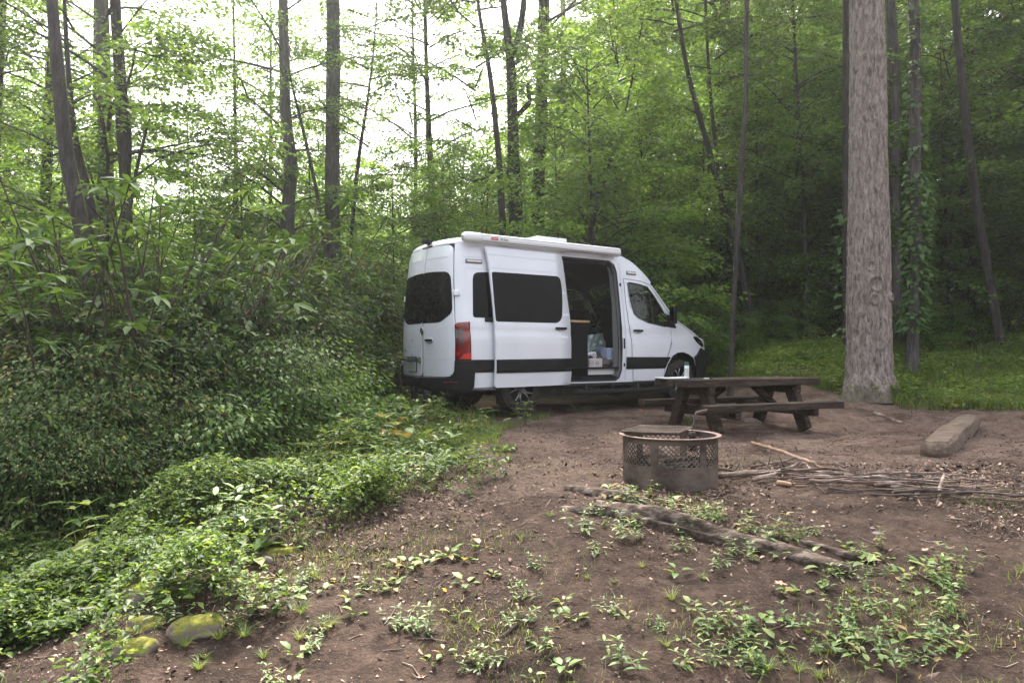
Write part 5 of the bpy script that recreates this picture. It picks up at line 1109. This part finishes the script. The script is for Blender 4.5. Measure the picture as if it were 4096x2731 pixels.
for px,yt,d,k in [(300,1330,7.2,0),(480,1300,7.6,1),(650,1270,8.2,2),(800,1210,8.8,0),(950,1160,9.3,2),(1100,1130,10,0),(1170,1150,10.5,2),(1240,1190,11.6,0),(1250,1330,10.6,0),(1190,1330,9.6,0),(1100,1330,8.9,1),(930,1380,8.3,0),(760,1420,7.8,2),(600,1450,7.2,1),(430,1500,6.8,0),(270,1560,6.4,2),(120,1500,6.5,0),(-40,1400,7,1),(1230,1450,9.4,3),(1150,1480,8.6,3),(980,1520,8.0,0),(820,1580,7.4,3),(640,1600,7,1),(1380,1040,13.5,2),(1250,1020,13.6,0),(320,1700,6.0,1),(160,1700,5.9,0),(480,1660,6.3,3),(1330,1130,13,2),(40,1620,5.9,2)]:
    BS.append((px,d,sh_at(px,yt,d,BU[k if px>700 else (0,2,2,0)[k]],HB[k if px>700 else (0,2,2,0)[k]],'leafy_bush',lB,'bush',gB)))
ORD='first second third fourth fifth sixth seventh eighth ninth tenth eleventh twelfth thirteenth fourteenth fifteenth sixteenth seventeenth eighteenth'.split()
def rows_(lst,cuts,txt_):
    for nm,lo,hi in cuts:
        r_=sorted([q for q in lst if lo<=q[1]<hi],key=lambda q:(q[0]-2048)/q[1]*1.0)
        for i,q in enumerate(r_): q[2]['label']='%s, %s from the left in the %s row of the left thicket'%(txt_,ORD[i],nm)
rows_(RS,[('nearer',0,9.4),('farther',9.4,99)],'tall long leaved rhododendron')
rows_(BS,[('front',0,7.5),('middle',7.5,9.7),('back',9.7,99)],'dense small leaved bush')
gU='low saplings at the edge of the right hand woods'
for px,yt,d,k in [(2800,1180,18.6,0),(2900,1100,19.5,1),(3020,1150,19,2),(3130,1200,18.8,0),(3250,1120,20,1),(3330,1250,18.5,2),(3600,1250,19.5,0),(3700,1150,20,1),(3820,1200,19.4,2),(3950,1150,20,0),(4080,1200,19,1),(2700,1120,19.5,2),(3480,1150,20,0),(2760,1300,16.2,1),(2850,1300,16.8,2),(3650,1290,16.6,2),(4020,1290,18,2),(2950,1310,16.4,1),(3080,1300,17,0),(3200,1300,16.5,2),(3790,1300,17,0),(3880,1290,16.5,1),(3720,1330,16,0)]:
    sh_at(px,yt,d,LOWB[k],2.2,'sapling','leafy low sapling at the shaded foot of the right hand woods','sapling',gU)
# ---- ground cover, grass, litter: masses nobody could count
def proj(P):
    X_,Y_,Z_=P[:,0],P[:,1],P[:,2]-CH; dep=Y_*math.cos(TH)+Z_*math.sin(TH); up=-Y_*math.sin(TH)+Z_*math.cos(TH); return 2048+FPX*X_/dep,1365.5-FPX*up/dep
def inpoly(x,y,poly):
    c=np.zeros(len(x),bool); n=len(poly)
    for i in range(n):
        x1,y1=poly[i];x2,y2=poly[(i+1)%n]; m=((y1>y)!=(y2>y))&(x<(x2-x1)*(y-y1)/((y2-y1) if y2!=y1 else 1e-9)+x1); c^=m
    return c
def sample(n,x0,x1,y0,y1,poly,seed,edge=0,bias=None):
    rg=np.random.default_rng(seed); x=rg.uniform(x0,x1,n*4); y=rg.uniform(y0,y1,n*4); z=gh(x,y); u,v=proj(np.stack([x,y,z],1)); jx=60*fbm(x*1.5,y*1.5,seed,2)*edge
    m=inpoly(u+jx,v+jx*.5,poly)
    if bias is not None: m&=rg.random(len(x))<bias(x,y)
    return np.stack([x,y,z],1)[m][:n]
BANK=[(-900,1500),(900,1560),(1250,1500),(1480,1470),(1620,1520),(1800,1600),(1900,1650),(1940,1720),(1830,1830),(1700,1900),(1540,1970),(1380,2040),(1270,2100),(1130,2150),(1000,2190),(800,2260),(620,2330),(420,2460),(150,2560),(-900,2731)]
ROCKZ=[(-900,2300),(500,2330),(900,2290),(1180,2430),(1000,2540),(760,2600),(560,2731),(300,2900),(-900,3100)]
LAWN=[(1350,1500),(1620,1540),(1900,1610),(2080,1640),(2200,1665),(2080,1710),(2000,1780),(1930,1830),(1800,1880),(1640,1960),(1480,2020),(1350,2040)]
P=np.concatenate([sample(85000,-9,1.5,3,14,BANK,1,2.2,lambda x,y:np.clip(1.15-.05*(y-4),.35,1)*np.clip(.60+1.5*fbm(x*1.2,y*1.2,9,3),.06,1)),sample(9000,-7,1.5,2.5,13,[(a,b+190) for a,b in BANK],21,3,lambda x,y:np.clip(1.8*(fbm(x*1.6,y*1.6,19,3)-.1),0,1)),sample(9000,-5,0,2.4,6,ROCKZ,22,1,lambda x,y:np.clip(.35+1.2*fbm(x*2.2,y*2.2,29,3),0,1))]); n=len(P); rg=np.random.default_rng(5)
hh=rg.random(n)**.8*np.clip(.20+.22*fbm(P[:,0]*1.3,P[:,1]*1.3,6,3),.04,.42)*np.where(P[:,1]>7.5,np.clip((-.9-P[:,0])/1.5,.3,1),1); P0=P+np.stack([0*hh,0*hh,hh],1)
# leaflets in small bunches on a stem
bn=4; PP=np.repeat(P0,bn,0)+rg.normal(0,.016,(n*bn,3)); a=rg.uniform(0,2*PI,n*bn); DD=np.stack([np.cos(a),np.sin(a),rg.normal(-.05,.3,n*bn)],1); far=np.clip(PP[:,1]/6,.8,2)
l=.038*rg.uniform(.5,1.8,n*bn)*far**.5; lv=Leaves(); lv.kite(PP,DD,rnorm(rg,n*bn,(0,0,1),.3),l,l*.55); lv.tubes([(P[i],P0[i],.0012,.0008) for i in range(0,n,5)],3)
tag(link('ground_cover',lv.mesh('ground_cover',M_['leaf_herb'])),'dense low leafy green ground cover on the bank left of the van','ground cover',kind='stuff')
def grass(name,label,P,seed,h0,h1,w_=.004):
    rg=np.random.default_rng(seed); n=len(P); a=rg.uniform(0,2*PI,n); D=np.stack([np.cos(a)*.45,np.sin(a)*.45,np.ones(n)],1)+rg.normal(0,.12,(n,3)); lv=Leaves(); lv.blade(P-[0,0,.01],D,rg.uniform(h0,h1,n),w_*rg.uniform(.7,1.5,n)*np.clip(P[:,1]/6,.8,2.2),rg.uniform(.05,.5,n)); tag(link(name,lv.mesh(name,M_['grass'])),label,'grass',kind='stuff')
grass('grass','short green grass between bank and dirt beside the van',sample(26000,-4,1.8,5,12.5,LAWN,2,1,lambda x,y:np.clip(.5+1.2*fbm(x*1.7,y*1.7,3,2),.05,1)),3,.05,.16)
RG=[(2640,1400),(4400,1380),(4400,1680),(3900,1660),(3700,1630),(3560,1610),(3420,1585),(3300,1560),(2640,1500)]
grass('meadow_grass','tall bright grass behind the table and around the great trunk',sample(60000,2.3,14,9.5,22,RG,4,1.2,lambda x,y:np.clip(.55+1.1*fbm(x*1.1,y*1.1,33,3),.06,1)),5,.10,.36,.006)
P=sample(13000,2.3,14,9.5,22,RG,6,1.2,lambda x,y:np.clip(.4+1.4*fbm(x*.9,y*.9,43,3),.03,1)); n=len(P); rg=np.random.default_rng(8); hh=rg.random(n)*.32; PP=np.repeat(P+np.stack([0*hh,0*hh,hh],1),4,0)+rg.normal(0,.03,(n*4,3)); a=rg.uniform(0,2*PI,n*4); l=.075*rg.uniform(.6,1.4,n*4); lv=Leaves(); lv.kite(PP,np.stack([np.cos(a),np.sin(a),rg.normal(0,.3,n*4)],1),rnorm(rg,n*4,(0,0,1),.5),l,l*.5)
tag(link('meadow_herbs',lv.mesh('meadow_herbs',M_['leaf_meadow_sun_tint'])),'leafy green herbs among the tall grass beyond the table','ground cover',kind='stuff')
# thin grass and moss patches on the dirt
sp=lambda x,y:np.clip(1.6*(fbm(x*.9+3,y*.9,5,3)-.18),0,1)*np.clip((6.2-y)/1.5,0.08,1)
ALL=[(-2000,1650),(6000,1650),(6000,3400),(-2000,3400)]
grass('dirt_grass','thin grass tufts and moss scattered over the bare dirt',sample(34000,-3.5,5.0,2.4,8,ALL,7,0,sp),9,.02,.085,.0032)
RC=[(3560,2480),(4200,2240),(4400,2900),(2950,2900),(3000,2640),(3300,2600)]
grass('corner_grass','yellowish fine grass patch in the bottom right foreground',sample(15000,1,5,2.4,5,RC,8,1,lambda x,y:np.clip(.4+1.5*fbm(x*2,y*2,2,2),.02,1)),10,.03,.12,.0036)
# litter
def chips(n,seed,x0,x1,y0,y1,smin,smax,dens=None):
    rg=np.random.default_rng(seed); x=rg.uniform(x0,x1,n); y=rg.uniform(y0,y1,n)
    if dens is not None: m=rg.random(n)<dens(x,y); x,y=x[m],y[m]
    n=len(x); z=gh(x,y)+.002; s=smin*(smax/smin)**(rg.random(n)**2.2); s=s*np.clip(y/4.5,.8,1.8); k=5; a=np.sort(rg.uniform(0,2*PI,(n,k)),1); el=rg.uniform(.25,1,n)[:,None]; th=rg.uniform(0,PI,n)[:,None]
    u=np.cos(a)*s[:,None]; v=np.sin(a)*s[:,None]*el; X_=u*np.cos(th)-v*np.sin(th); Y_=u*np.sin(th)+v*np.cos(th); t1=rg.normal(0,.35,n)[:,None]; t2=rg.normal(0,.35,n)[:,None]
    Z_=X_*t1+Y_*t2+rg.uniform(0,.3,(n,k))*s[:,None]; Z_=Z_-Z_.min(1,keepdims=True)
    V=np.stack([X_+x[:,None],Y_+y[:,None],Z_+z[:,None]],-1).reshape(-1,3); F=np.arange(n*k).reshape(n,k); return V,F
V1,F1=chips(190000,1,-3.6,5.2,2.4,7.2,.0022,.019,lambda x,y:np.clip(.6+1.5*fbm(x*.8,y*.8,53,3),.15,1)*np.clip(1.5-.2*(y-3.5),.45,1)); V2,F2=chips(22000,2,-2.5,8,6.5,13,.004,.012,lambda x,y:np.where(x>-1.8+.0*y,1,.2))
tag(link('leaf_litter',npmesh('leaf_litter',np.concatenate([V1,V2]),np.concatenate([F1,F2+len(V1)]),M_['litter'])),'scattered bark crumbs and leaf bits over the dirt','leaf litter',kind='stuff')
def pebbles(n,seed,x0,x1,y0,y1,s0,s1):
    rg=np.random.default_rng(seed); x=rg.uniform(x0,x1,n);y=rg.uniform(y0,y1,n);z=gh(x,y); s=s0*(s1/s0)**(rg.random(n)**3); bm=bmesh.new(); bmesh.ops.create_icosphere(bm,subdivisions=1,radius=1); B=np.array([v.co[:] for v in bm.verts]); bm.faces.ensure_lookup_table(); F=np.array([[v.index for v in f.verts] for f in bm.faces]); bm.free()
    th=rg.uniform(0,2*PI,n); V=B[None]*(1+rg.uniform(-.2,.2,(n,len(B),1)))*s[:,None,None]*np.stack([np.ones(n),rg.uniform(.5,.9,n),rg.uniform(.35,.6,n)],1)[:,None]; c,q=np.cos(th)[:,None],np.sin(th)[:,None]; V=np.stack([V[...,0]*c-V[...,1]*q+x[:,None],V[...,0]*q+V[...,1]*c+y[:,None],V[...,2]+z[:,None]+s[:,None]*.2],-1)
    return V.reshape(-1,3),(F[None]+np.arange(n)[:,None,None]*len(B)).reshape(-1,3)
V,F=pebbles(2600,3,-3.2,5,2.4,9,.004,.018); tag(link('gravel',npmesh('gravel',V,F,M_['pebble'],smooth=True)),'tiny pebbles strewn through the dirt','gravel',kind='stuff')
rg=np.random.default_rng(12); segs=[]
for i in range(900):
    x,y=rg.uniform(-3.2,5.5),rg.uniform(2.4,9.5)**1; a=rg.uniform(0,PI); l=rg.uniform(.03,.16); d=np.array([math.cos(a),math.sin(a)])*l; p=[np.array([x+d[0]*t+rg.normal(0,.006),y+d[1]*t+rg.normal(0,.006)]) for t in(0,.5,1)]; q=[np.array([c[0],c[1],gz(c[0],c[1])+.005]) for c in p]; r=rg.uniform(.0012,.004); segs+=[(q[0],q[1],r,r*.9),(q[1],q[2],r*.9,r*.6)]
lv=Leaves(); lv.tubes(segs,5); tag(link('twig_litter',lv.mesh('twig_litter',M_['stick'])),'fine broken twigs scattered over the dirt','twigs',kind='stuff')
# dead leaves one can tell apart
def deadleaf(seed):
    rg=np.random.default_rng(seed); k=11; a=np.linspace(0,2*PI,k,endpoint=False); r=np.where(np.arange(k)%2==0,1,.55)*rg.uniform(.8,1.1,k); V=[(0,0,.08)]+[(math.cos(q)*s,math.sin(q)*s,.25*rg.uniform(-.2,1)) for q,s in zip(a,r)]; mb=MB(); mb.add(V,[(0,1+i,1+(i+1)%k) for i in range(k)]); return mb.mesh('dead_leaf',M_['deadleaf'],True)
DL=[deadleaf(i) for i in range(4)]
for i,(px,py,w_) in enumerate([(3485,2245,90),(3120,2335,60),(2610,2330,80),(655,2605,50),(1105,2615,46),(1225,2520,40),(2200,2575,50),(1690,2710,50),(3290,2650,90),(3020,1758,48),(1800,2040,26),(3260,2050,34),(3540,1820,30),(3090,2350,36),(2370,2040,26),(1445,1940,44),(1380,1980,40),(3700,2200,40),(2940,2100,30),(2000,2700,40)]):
    p=G(px,py); s=w_/FPX*p[1]/2; o=link('dead_leaf',DL[i%4],None,(p[0],p[1],p[2]+.004)); o.scale=(s,s*.8,s); o.rotation_euler=(random.uniform(-.3,.3),random.uniform(-.3,.3),random.uniform(0,6)); tag(o,'curled brown dead leaf lying on the dirt','dead leaf','curled dead leaves on the dirt')
yl=mat('yellow_leaf',(.75,.42,.04),.6)
p=G(1778,2365); o=link('fallen_leaf',DL[0].copy(),None,(p[0],p[1],p[2]+.01)); o.data.materials.clear(); o.data.materials.append(yl); o.scale=(.022,.018,.022); o.rotation_euler=(.7,.2,1); tag(o,'single orange yellow leaf on dark dirt in the foreground','dead leaf')
# ---- weeds growing singly on the dirt
def weed(kind,seed):
    rg=np.random.default_rng(seed); lv=Leaves(); st=[]
    if kind=='P': # broad leaved rosette on stalks
        m=int(rg.integers(4,8)); a=np.arange(m)*2*PI/m+rg.uniform(0,1,m); o=rg.uniform(.02,.055,m); h=rg.uniform(.01,.05,m); P=np.stack([np.cos(a)*o,np.sin(a)*o,h],1)
        for q in P: st.append(((0,0,0),q,.0018,.0014))
        l=rg.uniform(.05,.09,m); lv.oval(P,np.stack([np.cos(a),np.sin(a),rg.uniform(.1,1.0,m)],1),rnorm(rg,m,(0,0,1),.12),l,l*.62,.12,.30,.5)
    elif kind=='H': # upright herb with paired pointed leaves
        ns=int(rg.integers(2,6))
        for s in range(ns):
            b=rg.normal(0,.03,2); H_=rg.uniform(.06,.15); top=np.array([b[0]*2,b[1]*2,H_]); b3=np.array([b[0],b[1],0]); st.append((b3,top,.0016,.001)); k=int(rg.integers(3,5))
            for j in range(k):
                t=(j+1)/k; p=b3+(top-b3)*t; m=3 if j==k-1 else 2; a=np.arange(m)*2*PI/m+j*1.57+rg.uniform(-.3,.3); l=np.full(m,.055*(1.15-.45*t))*rg.uniform(.8,1.3); lv.oval(np.repeat(p[None],m,0),np.stack([np.cos(a),np.sin(a),np.full(m,.12+.5*(j==k-1))],1),rnorm(rg,m,(0,0,1),.1),l,l*.42,.1,.3,.42)
    else:
        n=60; a=rg.uniform(0,2*PI,n); P=np.stack([np.cos(a)*.015,np.sin(a)*.015,0*a],1)*rg.uniform(0,1,(n,1)); D=np.stack([np.cos(a)*.7,np.sin(a)*.7,np.ones(n)],1); lv.blade(P,D,rg.uniform(.05,.13,n),np.full(n,.003),rg.uniform(.1,.6,n))
    if st: lv.tubes([(np.array(q[0],float),np.array(q[1],float),q[2],q[3]) for q in st],4)
    return lv.mesh({'P':'plantain','H':'herb_seedling','G':'grass_tuft'}[kind],M_[{'P':'leaf_plantain','H':'leaf_plantain','G':'grass'}[kind]])
WM={k:[weed(k,60+i+ord(k)) for i in range(5)] for k in 'PHG'}
WN={'P':('plantain','young broad leaved plantain sprouting from the bare dirt','weed','broad leaved weeds on the dirt'),'H':('herb_seedling','leafy pointed herb seedling growing on the bare dirt','weed','herb seedlings on the dirt'),'G':('grass_tuft','small tuft of grass growing on the bare dirt','grass tuft','grass tufts on the dirt')}
R8='545,190P 545,260P 610,250H 735,230H 865,255P 400,380H 520,370H 630,440H 705,450H 650,380H 835,350H 970,300H 1080,330G 1190,420H 960,430H 1300,500P 910,500H 1170,520H 1270,560H 1400,540P 1340,440H 1450,450H 1730,470P 1860,520P 1930,520P 1720,560P 1630,620P 2040,600P 2120,560P 2230,660H 2290,690H 2110,740P 890,610P 860,740G 960,800P 1440,700P 1500,720P 1370,840P 1310,890P 1390,950P 1040,920H 1100,880H 560,800H 320,760P 140,720H 110,850H 200,990H 290,820P 370,840P 640,1090H 320,1100P 160,1130P 1090,1080H 1240,1060H 1240,1120H 1680,800H 1950,780P 1880,820H 1760,840H 1800,920H 1870,1010H 1700,960H 2000,950P 2190,850H 2130,940H 2220,1010H 2060,800G 1250,950H 1490,1090G 1600,1110G 1340,1090G 1780,500H 1830,560P 1900,480H 700,270H 780,300H 1000,360H 1050,330H 1120,340H 1560,520P 1480,430H 1620,680P 2260,560H 2250,800H 2160,600P 1700,1040H 1950,900H'
R7='980,560P 1080,540P 1010,600P 870,500G 820,490P 560,740P 600,830H 1240,530P 1090,710P 1400,660G 1370,640G 1500,700P 1560,780P 1250,800P 1790,600P 1860,600P 1920,570P 2000,560P 2080,540P 2250,500P 2160,560P 1960,600P 1740,690P 1790,710P 2170,700P 2310,640P 1840,930H 1900,930H 1970,970H 2100,850P 2230,920G 1300,880G 1450,930G 1060,870H 1000,990G 1290,980G 1400,970H 1100,1090G 1270,1090P 1350,1060H 790,1080G 760,1150G 1160,1210H 1250,1210P 400,1080P 340,1100P 1990,1110P 2060,1080P 2200,1110H 2290,1120H 2200,1190H 740,960G 690,1000G 530,950H 640,900H 500,830H 700,700G 620,650P 1180,650P 950,650G 1050,780H 1150,880P 960,920H 870,1000G 1590,860P 1640,730H 1330,700H 1420,730P 1260,730H'
def put(s,ox,oy,f,ks=1.):
    for i,w_ in enumerate(s.split()):
        k=w_[-1]; a,b=w_[:-1].split(','); px,py=ox+float(a)*f,oy+float(b)*f
        p=G(px,py); big=1.25 if k=='H' else 1.15; sc=random.uniform(.42,.8)*big*(.85+.05*p[1])*ks; nm,lb,ct,gr=WN[k]; o=link(nm,WM[k][i%5],None,tuple(p)); o.location=(p[0],p[1],gz(p[0],p[1])-.004); o.scale=(sc,)*3; o.rotation_euler=(random.uniform(-.12,.12),random.uniform(-.12,.12),random.uniform(0,6.3)); tag(o,lb,ct,gr)
R9='60,640H 90,420G 150,560H 240,300G 420,620G 480,520H 560,660G 620,840P 700,560G 760,900H 820,1000G 890,960P 930,1090H 1010,640G 1090,560H 1150,1000H 1180,760G 1230,860P 1280,1010G 1420,1020P 1450,860H 1530,900G 1560,980H 1600,680H 1640,1000P 1700,880P 1740,700G 1790,760P 1830,680H 1840,1080P 1900,700P 1940,1020G 1980,840H 2020,700H 2050,920P 2080,1040H 2120,680G 2180,760P 2240,740H 2260,920P 2290,820H 2310,980G 2150,1050P 2000,1100H 1640,820G 1850,960H 2090,800G 1700,620H 1980,620P 2200,520G 1880,600H 1560,420H 1350,380G 1250,400H 880,300H 780,350G 700,330H 480,300H'
put(R8,2000,1815,.799); put(R7,220,1815,.757); put(R9,2010,1820,.799,.72)
def big_weed(px,py,kind,s,label,seed):
    p=G(px,py); nm,_,ct,_=WN[kind]; o=link(nm,weed(kind,seed),None,(p[0],p[1],gz(p[0],p[1])-.01)); o.scale=(s,)*3; tag(o,label,ct)
big_weed(1905,1680,'P',3.0,'largest broad leaved plantain just in front of the rear of the van',301)
big_weed(1990,1705,'P',2.2,'broad leaved plantain right of the largest one near the van',302)
big_weed(2560 if False else 3485,1545,'P',3.2,'large broad leaved plant at the foot of the great trunk',303)
big_weed(1000,2245,'P',2.0,'large pale round leaved plantain above the mossy boulders',304)
big_weed(1578,1815,'H',3.4,'tall pale green seedling standing above the grass left of the van',305)
big_weed(1790,1640,'H',3.0,'spiky leaved seedling in front of the van rear bumper',306)
big_weed(2100,1700,'H',2.4,'dark leafy weed in front of the van rear wheel',307)
big_weed(2310,1650,'P',2.0,'broad leaved weed in the shade under the van sill',308)
big_weed(1640,1600,'H',3.0,'slender weed standing in front of the number plate',309)
big_weed(2750,1690,'G',2.8,'clump of tall grass under the near end of the picnic table',310)

for i,(px,py,k,s_) in enumerate([(3330,1545,'H',2.2),(3375,1560,'P',2.2),(3420,1570,'H',1.8),(3450,1580,'G',2),(3540,1570,'H',2.2),(3590,1575,'P',2),(3640,1590,'H',2.4),(3700,1600,'G',2.4),(3290,1550,'G',2.2),(3750,1620,'H',2),(3820,1640,'P',2.2),(3230,1530,'H',2.4),(3610,1550,'H',2.8),(3500,1590,'H',1.6),(3400,1600,'G',1.6)]):
    p=G(px,py); nm=WN[k][0]; o=link(nm,WM[k][i%5],None,(p[0],p[1],gz(p[0],p[1])-.01)); o.scale=(s_,)*3; o.rotation_euler=(0,0,i*1.3); tag(o,'green weed among the grass around the foot of the great trunk','weed','weeds round the foot of the great trunk')

grass('bank_grass','long thin grass blades among the leafy plants of the bank',sample(14000,-8,1.5,3,13,BANK,61,1,lambda x,y:np.clip(.3+1.4*fbm(x*1.1,y*1.1,63,3),.02,1)),62,.10,.36,.004)
rg=np.random.default_rng(77); Pb=sample(150,-5.5,.2,3,11,BANK,71,1,lambda x,y:np.clip(.4+1.4*fbm(x*.9,y*.9,73,2),.05,1))[:80]
for i,p in enumerate(Pb):
    k='HHHP'[i%4]; o=link(WN[k][0],WM[k][i%5],None,(p[0],p[1],p[2]+rg.uniform(.0,.06))); sc=rg.uniform(1.5,2.9); o.scale=(sc,)*3; o.rotation_euler=(rg.uniform(-.2,.2),rg.uniform(-.2,.2),rg.uniform(0,6.3)); tag(o,'taller weed standing up out of the leafy bank left of the dirt','weed','taller weeds on the leafy bank')

# ================================================================ THE AIR
def haze():
    bm=bmesh.new(); bmesh.ops.create_cube(bm,size=1)
    for v in bm.verts: v.co=Vector((v.co.x*340,v.co.y*240+62,v.co.z*84+34))
    me=bpy.data.meshes.new('haze'); bm.to_mesh(me); bm.free(); m=bpy.data.materials.new('haze'); m.use_nodes=True; nt=m.node_tree; nt.nodes.clear()
    o=N(m,'OutputMaterial'); p=N(m,'VolumePrincipled'); p.inputs['Color'].default_value=(.93,.95,1,1); p.inputs['Density'].default_value=.0013; p.inputs['Anisotropy'].default_value=.7; L(m,p.outputs[0],o.inputs['Volume'])
    me.materials.append(m); h=link('haze',me); tag(h,kind='stuff'); h['label']='thin bright sunlit haze in the air of the woods'; h['category']='haze'
haze()
